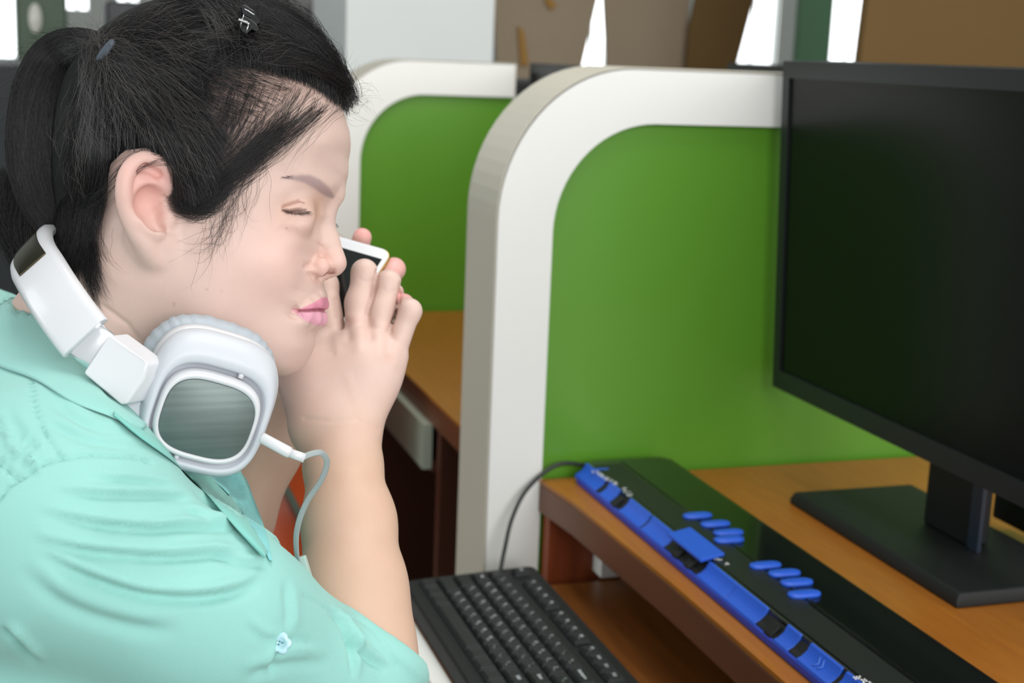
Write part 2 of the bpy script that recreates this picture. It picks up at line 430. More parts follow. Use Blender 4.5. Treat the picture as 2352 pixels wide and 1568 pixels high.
# ------------------------------------------------------------ body
NK0, NK1 = S(325,575,.872), S(175,850,.872)
neck = [C(NK0, NK1, .0520, .048, k=.03), C(S(400,640,.872), S(230,900,.872), .050, .050, k=.03),
        C(S(330,590,.815), S(315,900,.84), .0085, .011, k=.02), C(S(250,640,.815),S(200,800,.82),.012,.014,k=.03)]
SHN, SHF = S(140,1235,.722), S(260,1090,1.03)
fore = chain([S(800,1590,.832), S(824,1530,.840), S(814,1450,.852), S(811,1350,.866), S(802,1200,.892), S(787,1060,.918), S(781,1000,.928)],
             [.0330, .0335, .0335, .0318, .0280, .0238, .0232], k=.012)
wr = S(781,1000,.928)
def Sx(l): return [S(*p) for p in l]
MCP = Sx([(772,800,.960), (818,785,.953), (862,795,.951), (902,815,.951)])
palm = [C(S(742,985,.93), S(752,790,.962), .0175, .0115, k=.012), C(S(775,985,.925), MCP[1], .0175, .0110, k=.010),
        C(S(800,985,.925), MCP[2], .0175, .0108, k=.010), C(S(825,978,.93), MCP[3], .0140, .0105, k=.010),
        C(S(735,960,.93), S(705,860,.95), .0200, .0170, k=.015), C(S(705,860,.95), S(712,780,.985), .0150, .0110, k=.012),
        C(S(712,780,.985), S(750,735,1.015), .0105, .0085, k=.006),
        C(S(740,880,.945), S(830,860,.945), .0200, .0200, k=.02)]
def finger(pts, rs): return [dict(p, k=.0055) for p in chain(pts, rs)]
fing = [finger([MCP[0], S(748,655,.985), S(745,610,1.01), S(752,585,1.03)], [.0092,.0082,.0075,.0066]),
        finger([MCP[1], S(824,695,.964), S(837,625,.968), S(850,652,1.006), S(836,690,1.020)], [.0096,.0087,.0081,.0078,.0066]),
        finger([MCP[2], S(876,715,.960), S(892,649,.966), S(901,672,1.000), S(889,705,1.012)], [.0090,.0083,.0078,.0070,.0062]),
        finger([MCP[3], S(941,714,.954), S(926,700,.984), S(912,718,1.000)], [.0088,.0074,.0068,.0060])]
foreL = chain([S(470,1335,1.02), S(528,1195,1.03), S(608,1022,1.045), S(695,885,1.06)], [.034,.030,.027,.023], k=.012)
handL = [C(S(700,880,1.06), S(770,740,1.075), .020, .018, k=.012), C(S(700,880,1.06), S(820,770,1.07), .018, .014, k=.012),
         C(S(770,740,1.075), S(850,720,1.07), .014, .012, k=.012)] \
        + finger([S(790,700,1.085), S(812,610,1.085), S(832,545,1.068)], [.0095,.0085,.0072]) \
        + finger([S(760,700,1.085), S(765,610,1.088), S(770,560,1.075)], [.0095,.0085,.0072]) \
        + finger([S(840,700,1.07), S(880,660,1.065), S(905,618,1.045), S(895,640,1.030)], [.0095,.0082,.0075,.0066]) \
        + finger([S(850,730,1.06), S(895,715,1.055), S(908,690,1.030)], [.0085,.0078,.0066])
# torso used for the shirt and, thinner, for the body under it
T1, T2, T3 = S(130,1040,.88), S(190,1400,.885), S(150,1900,.90)
CHN = S(250,1180,.80)
def torso(off):
    L = [C(S(140,875,.872), S(100,1130,.75), .046 + off, .056 + off, k=.04),
         C(S(170,880,.875), S(250,1060,1.00), .042 + off, .055 + off, k=.04),
         E_(S(130,1170,.88), (.088 + off, .10 + off, .150 + off), k=.04),
         E_(S(240,1360,.885), (.085 + off, .13 + off, .150 + off), k=.04),
         E_(S(190,1700,.90), (.110 + off, .16 + off, .150 + off), k=.06),
         C(S(300,1150,.86), S(400,1350,.88), .045 + off, .048 + off, k=.035)]
    L += [dict(p, k=.035) for p in chain([SHN, S(480,1400,.757), S(790,1590,.832)], [.054 + off, .038 + off, .036 + off])]
    L += [dict(p, k=.035) for p in chain([SHF, S(330,1280,1.03), S(465,1345,1.02)], [.055 + off, .044 + off, .034 + off])]
    return L
def body_sdf(P):
    q = toH(P)
    lo = P.min(0); hi = P.max(0); c = (lo + hi) / 2; R = np.linalg.norm(hi - c)
    dist = np.linalg.norm(c - HO) - 0.135 - R
    dh = head_sdf(q) if dist < CULL[0] + 0.03 else None
    dn = smin_list(P, neck + torsoB, .03, None)
    da = smin_list(P, fore + palm, .008, None)
    for fg in fing: da = su(da, smin_list(P, fg, .004, None), .0016)
    dl = smin_list(P, foreL + handL, .008, None)
    d = dn if dh is None else su(dh, dn, .022)
    return su(su(d, da, .002), dl, .002)
torsoB = torso(-.010)
# the elbows join the arms inside the sleeves

def refine(V, F, pick, f=None):
    """split every triangle touching the picked vertices into four, keeping the mesh closed"""
    if F.shape[1] == 4: F = np.concatenate([F[:, [0, 1, 2]], F[:, [0, 2, 3]]])
    sel = pick[F].any(1); E = np.sort(np.stack([F[:, [0, 1]], F[:, [1, 2]], F[:, [2, 0]]], 1), 2)
    key = E[:, :, 0].astype(np.int64) * len(V) + E[:, :, 1]
    uk = np.unique(key[sel]); pos = np.searchsorted(uk, key); pos = np.clip(pos, 0, len(uk) - 1); has = uk[pos] == key
    mid = (V[uk // len(V)] + V[uk % len(V)]) / 2; M = len(V) + pos
    out = [F[~has.any(1)]]; n = has.sum(1)
    m = n == 3; a, b, c = F[m].T; x, y, z = M[m].T
    out += [np.stack(t, 1) for t in ((a, x, z), (x, b, y), (z, y, c), (x, y, z))]
    for r in range(3):
        m = (n == 1) & has[:, r]; a, b, c = F[m, r], F[m, (r + 1) % 3], F[m, (r + 2) % 3]; x = M[m, r]
        out += [np.stack((a, x, c), 1), np.stack((x, b, c), 1)]
        m = (n == 2) & ~has[:, r]; a, b, c = F[m, r], F[m, (r + 1) % 3], F[m, (r + 2) % 3]; y = M[m, (r + 1) % 3]; z = M[m, (r + 2) % 3]
        out += [np.stack((a, b, y), 1), np.stack((a, y, z), 1), np.stack((z, y, c), 1)]
    if f is not None and len(mid):
        for i in range(0, len(mid), 4000):
            p = mid[i:i + 4000]; e = 0.0004; d = f(p); g = np.stack([f(p + np.eye(3)[k] * e) - d for k in range(3)], 1) / e
            mid[i:i + 4000] = p - np.clip(d / np.maximum((g * g).sum(1), .25), -.001, .001)[:, None] * g
    return np.concatenate([V, mid]), np.concatenate(out)

# ------------------------------------------------------------ the woman
VS = 0.0012                               # voxel of the skin mesh
M_skin = mat('skin', (1, 1, 1), rough=0.47, noise=0.06, nscale=90, bump=0.10, bscale=900, spec=0.35, sss=0.12, attr=True)
person = thing('person', tuple(toW(S(100, 1500, .88))), 'woman in a mint green shirt leaning forward, holding a phone in both hands', 'person')
lo = np.array([-0.52, -0.46, 0.60]); hi = np.array([0.0, 0.26, 1.17])
Vb, Fb = surface_nets(body_sdf, lo, hi, VS)
q = toH(Vb); HR = np.abs(q[:, 2])
pk = (q[:, 0] > .02) & (HR > .004) & (HR < .062) & (np.abs(q[:, 1] - .008) < .022) & (Vb[:, 2] < .95) | (q[:, 0] > .05) & (HR < .035) & (q[:, 1] < -.025) & (q[:, 1] > -.075) & (Vb[:, 2] < .93) | (HR > .066) & (np.abs(q[:, 0]) < .04) & (np.abs(q[:, 1]) < .05)
Vb, Fb = refine(Vb, Fb, pk, body_sdf)
q = toH(Vb); HR = np.abs(q[:, 2])
e1, e2 = H(680, 481, 4), H(720, 714, 1)
pk = (np.hypot(q[:, 0] - e1[0], (q[:, 1] - e1[1]) * 1.6) < .014) & (q[:, 2] > .012) | (np.hypot(q[:, 0] - e2[0], (q[:, 1] - e2[1])) < .014) & (HR < .03) & (Vb[:, 2] < .93)
Vb, Fb = refine(Vb, Fb, pk)
print('refined', len(Vb))
Nb = vnormals(Vb, Fb)
if (Nb * (Vb - Vb.mean(0))).sum() < 0: Fb = Fb[:, ::-1].copy(); Nb = -Nb
q = toH(Vb); qa = np.abs(q[:, 2])
HD = (headbase(q) < 0.03) | ((np.abs(q[:, 0] - .10) < .05) & (np.abs(q[:, 1] + .01) < .05) & (qa < .03))
HD &= ~((Vb[:, 2] > .93) & (Vb[:, 0] > -.125))
def crease(pts, amp, sig, wmin=-1, wmax=1, taper=True):
    """pts: list of (px,py,w) -> displacement along the normal on both sides of the face"""
    pl = [tuple(H2(*p)) for p in pts]
    d, t, _ = polydist(q[HD, 0], q[HD, 1], pl)
    e = np.exp(-(d / sig) ** 2) * ((qa[HD] > wmin) & (qa[HD] < wmax))
    if taper: e *= np.clip(np.minimum(t, 1 - t) * 5, 0, 1)
    disp[HD] += amp * e
disp = np.zeros(len(Vb))
crease([(650,478,4.6),(662,474,4.2),(680,469,3.6),(697,466,3.0),(706,467,2.6)], -.0013, .0009, .012, .06)
crease([(640,520,5.0),(668,536,4.2),(700,530,2.8)], -.0006, .003, .012, .06)
crease([(650,484,4.6),(670,487,4.2),(690,486,3.4),(712,487,2.7)], -.0020, .0009, .012, .06)
crease([(650,480,4.6),(670,481,4.2),(690,479,3.4),(708,479,2.7)], .0007, .0016, .012, .06)
crease([(665,500,4.2),(690,516,3.6),(710,505,2.6)], -.0007, .0028, .012, .06)
crease([(655,405,5.0),(700,405,4.3),(740,425,3.2),(765,440,2.0)], .0012, .006, .005, .07)
crease([(719,600,1.6),(710,625,2.0),(697,655,2.6),(682,690,3.0)], -.0014, .0040, .008, .05)
crease([(722,598,1.6),(713,615,1.8),(720,634,1.6),(736,642,1.0)], -.0016, .0016, .004, .03)
crease([(690,712,2.8),(678,716,3.0),(668,735,3.0)], -.0018, .0034, .012, .045)
crease([(742,757,.5),(722,757,1.3),(704,752,2.0)], -.0013, .0050, 0, .03)
crease([(675,715,2.5),(690,715,2.2),(720,714,1.3),(742,713,0),(790,713,0)], -.0018, .0008, -1, .03)
crease([(672,713,2.8),(680,716,2.6),(674,722,2.7)], -.0010, .0022, .018, .04)
crease([(757,655,0),(758,676,0)], -.0007, .0024, 0, .01)
crease([(240,690,6),(300,745,6),(330,790,5.5)], -.0012, .0016, .0, .12)
# knuckle dimples and wrist crease on the near hand
def px(V): return 1176 + V[:, 0] / V[:, 2] * FPX, 784 - V[:, 1] / V[:, 2] * FPX
bx, by = px(Vb)
hand = (Vb[:, 2] > .90) & (bx > 650) & (by < 1100) & (by > 500) & (Vb[:, 2] < 1.02) & ~HD
for pts, amp, sig in ([[(700,962),(760,967),(820,962),(868,985)], -.0006, 5], [[(826,640),(842,648),(858,642)], -.0003, 3],
                      [[(880,665),(895,672),(908,666)], -.0003, 3], [[(825,800),(822,735)], .0008, 14], [[(872,812),(873,752)], .0008, 13],
                      [[(905,835),(915,785)], .0007, 12], [[(775,805),(768,758)], .0007, 12], [[(795,740),(800,775)], -.0010, 10], [[(848,740),(850,775)], -.0010, 10], [[(893,765),(893,800)], -.0010, 10],
                      [[(835,960),(800,870)], .0004, 12]):
    d, t, _ = polydist(bx[hand], by[hand], pts); disp[hand] += amp * np.exp(-(d / sig) ** 2) * (Nb[hand, 2] < .2)
Vb2 = Vb + Nb * disp[:, None]
for pts, amp, sig in ([[(866,622),(862,660),(843,722)], -.0016, 4], [[(920,650),(916,700),(895,757)], -.0010, 4], [[(770,690),(775,725)], -.001, 7]):
    d, t, _ = polydist(bx[hand], by[hand], pts); disp[hand] += amp * np.exp(-(d / sig) ** 2) * (Nb[hand, 2] < .3)
Vb2 = Vb + Nb * disp[:, None]
# skin tones, with shade painted into the nostril
base = np.array(lin(219, 190, 179)); colr = np.tile(base, (len(Vb), 1))
def tone(mask, c): 
    global colr
    m = np.clip(mask, 0, 1)[:, None]; colr = colr * (1 - m) + np.array(c) * m
tone((~HD) * sstep(Vb[:, 1], -.02, -.09) * .9, lin(212, 176, 153))
def blob(px_, py_, w, s): h0 = H(px_, py_, w); h0[2] = abs(h0[2]); return np.exp(-((q[:, 0] - h0[0]) ** 2 + (q[:, 1] - h0[1]) ** 2 + (qa - h0[2]) ** 2) / s ** 2) * HD
tone(blob(650, 600, 5, .035) * .45, lin(240, 196, 186)); tone(blob(775, 610, 0, .012) * .3, lin(236, 184, 170)); tone(blob(735, 615, 1.2, .009) * .5, lin(228, 170, 155))
tone(blob(715, 480, 2.4, .010) * .55, lin(206, 150, 112)); tone(blob(690, 505, 3.2, .012) * .4, lin(196, 148, 125)); tone(blob(655, 490, 4.6, .010) * .35, lin(214, 165, 140))
tone(blob(325, 420, 8.8, .018) * .6, lin(228, 160, 152)); tone(blob(345, 480, 8.2, .012) * .4, lin(222, 158, 148)); tone(blob(372, 400, 8, .008) * .5, lin(222, 150, 145))
tone(blob(695, 835, 1.0, .020) * .3, lin(236, 188, 180))
LIPU = [H2(*p) for p in ((676,714,2.5),(695,708,2.2),(722,696,1.4),(743,684,.4),(762,674,0),(800,690,0),(800,714,0),(745,714,0),(720,715,1.2))]
LIPL = [H2(*p) for p in ((678,716,2.5),(720,715,1.3),(745,714,0),(800,714,0),(800,752,0),(744,755,0),(726,748,1.0),(706,738,1.8),(690,728,2.3))]
for L_, c_ in ((LIPU, lin(218, 140, 162)), (LIPL, lin(232, 168, 186))):
    tone(sstep(sdpoly(q[:, 0], q[:, 1], L_), -.0006, .0008) * HD * (qa < .03), c_)
d, t, _ = polydist(q[:, 0], q[:, 1], [tuple(H2(*p)) for p in ((682,715,2.5),(720,714,1.3),(745,713,0))])
tone(np.exp(-(d / .0009) ** 2) * HD * (qa < .026) * .8, lin(150, 70, 90))
BROW = [H2(*p) for p in ((643,409,5.3),(665,404,4.9),(690,400,4.4),(712,401,3.9),(735,412,3.1),(755,430,2.2),(764,448,1.7),(758,453,1.9),(740,447,2.6),(722,433,3.2),(700,421,3.9),(675,414,4.5))]
tone(sstep(sdpoly(q[:, 0], q[:, 1], BROW), -.0010, .0014) * .62 * HD * (qa > .008), lin(140, 118, 124))
d, t, _ = polydist(q[:, 0], q[:, 1], [tuple(H2(*p)) for p in ((654,484,4.6),(670,487,4.2),(690,486,3.4),(712,487,2.7))])
tone(np.exp(-(d / .0009) ** 2) * HD * (qa > .012) * .8, lin(92, 62, 52))
d, t, _ = polydist(q[:, 0], q[:, 1], [tuple(H2(*p)) for p in ((652,478,4.6),(662,474,4.2),(680,469,3.6),(697,466,3.0),(710,472,2.5))])
tone(np.exp(-(d / .0006) ** 2) * HD * (qa > .012) * .6, lin(150, 100, 84))
for mx_, my_, w_ in ((400,696,6.6),(470,664,6.8),(505,667,6.5),(661,525,4.6),(749,641,.3),(397,700,6.6)):
    h0 = H(mx_, my_, w_); tone(np.exp(-((q[:, 0] - h0[0]) ** 2 + (q[:, 1] - h0[1]) ** 2) / .0006 ** 2) * (q[:, 2] > -.002) * .5 * HD, lin(150, 95, 80))
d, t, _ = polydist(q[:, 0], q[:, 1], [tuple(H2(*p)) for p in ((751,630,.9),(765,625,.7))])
tone(np.exp(-(d / .0016) ** 2) * HD * (qa < .0145) * (qa > .004) * .8, lin(128, 62, 52))  # dark red tone paints the shade inside the nostril
# scalp: a faint stubble grey
SC = [H2(*p) for p in ((800,240,0),(770,225,2.5),(720,250,4.5),(670,300,5.6),(615,360,6.2),(560,440,6.4),(520,500,6.6),(440,500,7),(380,470,7.2),(376,380,7.4),(270,400,7.4),(215,600,5.5),(130,620,0),(90,300,0),(300,-20,0),(600,-20,0))]
tone(sstep(sdpoly(q[:, 0], q[:, 1], SC), -.002, .018) * .55 * HD, lin(150, 122, 112))
# palms and fingertips are pinker
tipm = np.zeros(len(Vb))
for c_ in (S(832,530,1.068), S(905,612,1.045), S(926,690,.985), S(897,640,1.03)): tipm = np.maximum(tipm, np.exp(-((Vb - c_) ** 2).sum(1) / .013 ** 2))
tone(tipm * .8, lin(232, 150, 150))
for x_, y_ in ((803,735),(846,765),(893,820)): tone(np.exp(-((bx - x_) ** 2 + (by - y_) ** 2) / 14 ** 2) * hand * .22, lin(206, 140, 122))
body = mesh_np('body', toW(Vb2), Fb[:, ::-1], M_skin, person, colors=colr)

# ------------------------------------------------------------ shirt
def shirt_sdf(P):
    d = smin_list(P, shirtT, .03, None)
    nk = smin_list(P, neckO, .03, None)
    d = ss(d, nk, .006)
    c = smin_list(P, cuffP, .010, None)
    pl = (P - CUFC) @ CUFN
    c = c - .0016 * np.exp(-((pl + .007) / .005) ** 4)
    c = np.maximum(c, pl)
    d = np.maximum(d, np.where(P[:, 0] > -.13, pl, -1))
    d = su(d, c, .006)
    return ss(d, smin_list(P, armO, .01, None), .003)
shirtT = torso(.006)
neckO = [C(S(400,700,.87), S(430,1010,.875), .055, .050, k=.02), C(NK0, NK1, .0550, .0500, k=.03), C(S(400,640,.872), S(240,880,.872), .050, .050, k=.03)]
CUFC = S(820,1436,.852); CUFN = nrm([.48, .78, .36])
cuffP = chain([S(780,1600,.832), S(824,1530,.840), S(816,1470,.85), S(811,1360,.865)], [.040, .0385, .0375, .0360], k=.012)
armO = chain([S(822,1510,.842), S(814,1450,.852), S(811,1350,.866), S(802,1200,.892)], [.0315, .0345, .0330, .0292], k=.012)
Vs, Fs = surface_nets(shirt_sdf, [-0.62, -0.56, 0.60], [0.0, 0.08, 1.17], .0020)
Ns = vnormals(Vs, Fs)
if (Ns * (Vs - Vs.mean(0))).sum() < 0: Fs = Fs[:, ::-1].copy(); Ns = -Ns
sx, sy = px(Vs); near = sstep(-Ns[:, 2], -.25, .15) * (Vs[:, 2] < .95)
ds = np.zeros(len(Vs))
def fold(pts, amp, sig, ridge=.8, off=1.7, taper=True):
    pts = [tuple(p[:2]) for p in bez([(x, y, 0) for x, y in pts], 6)]
    d, t, sd = polydist(sx, sy, pts); s = d * sd
    w = near * (np.clip(np.minimum(t, 1 - t) * 4, 0, 1) if taper else 1)
    ds[:] += 1.35 * amp * w * (-np.exp(-(d / sig) ** 2) + ridge * np.exp(-((s - off * sig) / (sig * 1.2)) ** 2))
fold([(128,1132),(255,1140),(383,1142),(446,1149)], .0022, 9)
fold([(85,1179),(213,1204),(340,1217),(425,1213),(510,1213),(535,1223)], .0030, 10)
fold([(64,1238),(170,1264),(298,1278),(383,1282),(489,1276),(592,1274)], .0030, 11)
fold([(77,1264),(170,1315),(298,1361),(383,1374),(468,1374),(553,1357),(612,1323)], .0036, 13)
fold([(40,1300),(150,1390),(300,1440),(420,1450)], .0020, 20)
fold([(0,1438),(43,1480),(90,1530)], .0024, 10)
fold([(655,1330),(662,1400),(660,1450)], .0012, 10, ridge=.7)
fold([(752,1400),(785,1430),(806,1475),(812,1560)], .0030, 7, ridge=.8)
fold([(795,1440),(808,1480),(850,1515),(890,1540)], .0028, 8, ridge=.8)
fold([(560,1430),(600,1465),(647,1476)], .0010, 10); fold([(720,1480),(690,1470),(647,1476)], .0010, 8); fold([(620,1560),(632,1510),(647,1476)], .0012, 8)
fold([(560,1560),(640,1530),(760,1520)], .0015, 14)
fold([(100,900),(200,980),(300,1010)], .0015, 12); fold([(90,960),(200,1010),(330,1030)], .0016, 10)
fold([(420,1170),(470,1190),(520,1215)], .0020, 8); fold([(440,1120),(500,1165),(560,1225)], .0022, 8); fold([(470,1260),(540,1290),(620,1300)], .0018, 9)
fold([(10,930),(60,1010),(100,1040)], .0010, 12); fold([(200,1100),(330,1110),(430,1130)], .0014, 9)
def seam(pts, amp=-.0024, sig=2.8):
    d, t, sd = polydist(sx, sy, [tuple(p[:2]) for p in bez([(x, y, 0) for x, y in pts], 6)]); ds[:] += amp * near * np.exp(-(d / sig) ** 2)
seam([(-20,1170),(20,1120),(60,1092),(104,1064),(145,1053),(215,1045),(300,1050),(350,1062)])
seam([(73,875),(83,940),(108,998),(143,1053)])
# embroidered sprigs on the yoke
for sp in ([(-5,985),(25,1010),(38,1040)], [(38,1040),(20,1022),(18,1005)], [(38,1040),(52,1020),(60,1000)], [(38,1040),(66,1032),(84,1012)], [(60,1062),(74,1045),(96,1022)],
           [(60,1062),(80,1060),(90,1080)], [(0,1060),(20,1048),(38,1040)], [(86,1084),(80,1062),(70,1055)], [(5,960),(16,985),(20,1006)]):
    seam(sp, .0020, 3.2)
for i in range(12): seam([(-8 + 5.2 * i, 1060 + 3.9 * i), (-6 + 5.2 * i, 1062 + 3.9 * i)], -.0022, 2.6)
seam([(700,1368),(760,1402),(820,1420),(870,1460),(912,1530)], -.0012, 3)
M_mint = mat('mint_cotton', lin(152, 207, 199), rough=0.85, noise=0.05, nscale=60, bump=0.25, bscale=1400, spec=0.15, sheen=0.15)
M_mint2 = mat('mint_cotton_dark', lin(134, 202, 192), rough=0.85, noise=0.05, nscale=60, bump=0.25, bscale=1400, spec=0.15, sheen=0.15)
shirt = mesh_np('shirt', toW(Vs + Ns * ds[:, None]), Fs[:, ::-1], M_mint, person)

def hit(pxs, pys, f, t0=.60, t1=1.15):
    pxs = np.asarray(pxs, float); pys = np.asarray(pys, float)
    r = np.stack([(pxs - 1176) / FPX, (784 - pys) / FPX, np.ones(len(pxs))], 1); t = np.full(len(pxs), t0)
    sv = CULL[0]; CULL[0] = 9
    for _ in range(50): t = np.minimum(t + f(r * t[:, None]) * .85, t1)
    CULL[0] = sv
    return r * t[:, None]
def strip(name, A, B_, material, parent, nu=40, nv=10, lift=(.004, .004), thick=.0012, bow=.0):
    """a cloth strip lying on the shirt between two edges given as polylines"""
    def rs(P, n):
        P = np.array([p[:2] for p in bez([(x, y, 0) for x, y in P], 8)]); s = np.r_[0, np.cumsum(np.hypot(*np.diff(P, axis=0).T))]; u = np.linspace(0, s[-1], n)
        return np.stack([np.interp(u, s, P[:, 0]), np.interp(u, s, P[:, 1])], 1)
    a = rs(A, nu); b = rs(B_, nu); v = np.linspace(0, 1, nv); G_ = a[:, None] * (1 - v)[None, :, None] + b[:, None] * v[None, :, None]
    Pn = hit(G_[..., 0].ravel(), G_[..., 1].ravel(), shirt_sdf).reshape(nu, nv, 3)
    dep = Pn[..., 2].copy()
    for _ in range(6):                   # ease out sudden steps in depth
        dep[1:-1] = (dep[:-2] + 2 * dep[1:-1] + dep[2:]) / 4; dep[:, 1:-1] = (dep[:, :-2] + 2 * dep[:, 1:-1] + dep[:, 2:]) / 4
    dep = np.minimum(dep, Pn[..., 2] + .001)
    up_ = lift[0] * (1 - v) + lift[1] * v + bow * np.sin(np.pi * v)
    Pn = Pn * ((dep - up_[None]) / Pn[..., 2])[..., None]
    V = np.concatenate([toW(Pn.reshape(-1, 3)), toW((Pn * (1 + thick / .8)).reshape(-1, 3))]); n = nu * nv; F = []
    for i in range(nu - 1):
        for j in range(nv - 1):
            k = i * nv + j; F.append((k, k + 1, k + nv + 1, k + nv)); F.append((n + k, n + k + nv, n + k + nv + 1, n + k + 1))
    for i in range(nu - 1):
        for j0, s_ in ((0, 1), (nv - 1, -1)):
            k = i * nv + j0; q4 = (k, k + nv, n + k + nv, n + k); F.append(q4 if s_ > 0 else q4[::-1])
    for j in range(nv - 1):
        for i0 in (0, nu - 1):
            k = i0 * nv + j; F.append((k, k + 1, n + k + 1, n + k))
    return mesh_np(name, V, np.array(F), material, parent)
collar = strip('collar', [(-60,640),(0,664),(60,692),(112,765),(182,836),(262,925),(342,972)], [(-60,815),(0,842),(83,873),(166,923),(249,955),(300,978),(325,986)], M_mint, person, lift=(.008, .0035), bow=.003, nu=60, nv=14)
placket = strip('placket', [(262,938),(330,988),(432,1050),(510,1115),(560,1180),(616,1266)], [(262,956),(318,1002),(400,1062),(470,1130),(535,1205),(606,1282)], M_mint2, person, lift=(.003, .0065), bow=.005, nu=60, nv=8)
# flower shaped button on the sleeve tab
M_btn = mat('mother_of_pearl_button', lin(186, 226, 236), rough=0.25, coat=0.5)
bp = hit([647], [1476], shirt_sdf)[0]; nb_ = nrm([-.05, .10, -1.0]); bu = nrm(np.cross(nb_, [0, 1, 0])); bv = np.cross(bu, nb_)
mb = MB(); R_ = []
for rr_, zz in ((.0, .0012), (.0022, .0012), (.0030, .0022), (.0042, .0024), (.0052, .0018), (.0056, .0008), (.0052, .0)):
    R_.append([toW(bp + nb_ * (zz + .0012) + (bu * math.cos(a) + bv * math.sin(a)) * rr_ * (.84 + .24 * abs(math.cos(2.5 * a)) if rr_ > .0035 else 1)) for a in np.linspace(0, 2 * math.pi, 40, endpoint=False)])
mb.rings(R_, True, True); btn = mb.build('flower_button', M_btn, shirt)
props(btn, 'pale blue flower shaped button')
mb = MB()
for a0 in (0.4, 2.0, 3.6):
    c_ = bp + nb_ * .0028 + (bu * math.cos(a0) + bv * math.sin(a0)) * .0011; mb.tube([toW(c_ - nb_ * .0006), toW(c_ + nb_ * .0004)], .0005, 8)
mb.build('thread_hole', mat('button_thread', lin(80, 150, 160), rough=.8), btn)
# second flower button and the lace insert at the front
lace = strip('lace_insert', [(470,1060),(520,1085),(560,1092),(585,1150),(612,1225),(626,1290)], [(440,1050),(480,1095),(520,1130),(556,1180),(590,1225),(618,1285)], mat('lace_cotton', lin(142, 214, 214), rough=.9, noise=.22, nscale=130, bump=.6, bscale=300), person, lift=(.0025, .0025), nu=50, nv=8)

# trousers, out of the frame below the desk line
hipw = toW(S(150, 1850, .90)); hipw[2] = .53
def wl(*p): return toC(np.array(p))
hx, hy = hipw[0] - .05, hipw[1]
legs = [E_(wl(hx, hy, .56), (.14, .14, .17), k=.06)]
for sgn in (-1, 1):
    legs += [dict(p, k=.04) for p in chain([wl(hx, hy + sgn * .09, .52), wl(hx + .40, hy + sgn * .11, .49), wl(hx + .36, hy + sgn * .12, .10)], [.088, .066, .045])]
    legs += [C(wl(hx + .36, hy + sgn * .12, .05), wl(hx + .50, hy + sgn * .13, .035), .040, .032, k=.02)]
def trouser_sdf(P): return smin_list(P, legs, .04, None)
sv_ = CULL[0]; 
Vt, Ft = surface_nets(trouser_sdf, toC(np.array([hx - .3, hy, .3])) - .9, toC(np.array([hx + .3, hy, .3])) + .9, .008, newton=0)
mesh_np('trousers', toW(Vt), Ft, mat('navy_trouser_cloth', lin(38, 42, 60), rough=.9), person)

# ------------------------------------------------------------ hair
def onhead(pxs, pys, lift, side=1.0):
    """points on the near side of the head seen at pixels, lifted off the skin"""
    pxs = np.asarray(pxs, float); pys = np.asarray(pys, float); w = np.full(pxs.shape, .06)
    r = np.stack([(pxs - 1176) / FPX, (784 - pys) / FPX, np.ones_like(pxs)], -1)
    for _ in range(4):
        t = (w + HL.dot(HO)) / (r @ HL); qh = toH(r * t[..., None]); w = .5 * w + .5 * halfw(qh[..., 0], qh[..., 1])
    w = halfw(qh[..., 0], qh[..., 1]); t = (w + HL.dot(HO)) / (r @ HL); qh = toH(r * t[..., None])
    ga = lookup(GRA, qh[..., 0], qh[..., 1]); gb = lookup(GRB, qh[..., 0], qh[..., 1])
    n = np.stack([-ga, -gb, 2 * w + .004], -1); n /= np.linalg.norm(n, axis=-1)[..., None]
    qh = qh.copy(); qh[..., 2] = w; qh = qh + n * np.asarray(lift)[..., None]
    qh[..., 2] *= side
    return fromH(qh)
M_hair = mat('black_hair', lin(30, 28, 29), rough=0.30, spec=0.5, bump=0.0)
M_cap = mat('black_hair_mass', lin(13, 13, 14), rough=0.6, spec=0.2, bump=0.9, bscale=60, stretch=(1, 1, 1))
DEN = [(803,246),(781,250),(746,212),(689,186),(612,163),(555,150),(505,160),(480,230),(485,290),(515,330),(495,380),(465,425),(430,455),(405,445),(382,383),(344,352),(298,356),(266,383),(256,440),(225,480),(205,536),(185,600),(170,640),(60,640),(0,400),(60,100),(250,-60),(600,-60),(860,100),(850,200)]
DENh = [H2(x, y, w) for (x, y), w in zip(DEN, [0,0,1.5,3.5,5,6,6.5,6.8,6.8,6.6,6.6,6.8,6.9,7,7.3,7.4,7.4,7.2,6.8,6,5,4,3,0,0,0,0,0,0,0])]
def cap_sdf(P):
    q = toH(P); d = headbase(q)
    s = sdpoly(q[:, 0], q[:, 1], DENh)
    t = np.clip(s * .55 - .0012, -.006, .0085)
    return d - t
Vc, Fc = surface_nets(cap_sdf, [-0.37, 0.0, .75], [-.05, .27, 1.02], .0022)
Nc = vnormals(Vc, Fc)
if (Nc * (Vc - Vc.mean(0))).sum() < 0: Fc = Fc[:, ::-1].copy(); Nc = -Nc
cap = mesh_np('hair', toW(Vc), Fc[:, ::-1], M_cap, person)
props(cap, 'black hair combed back')

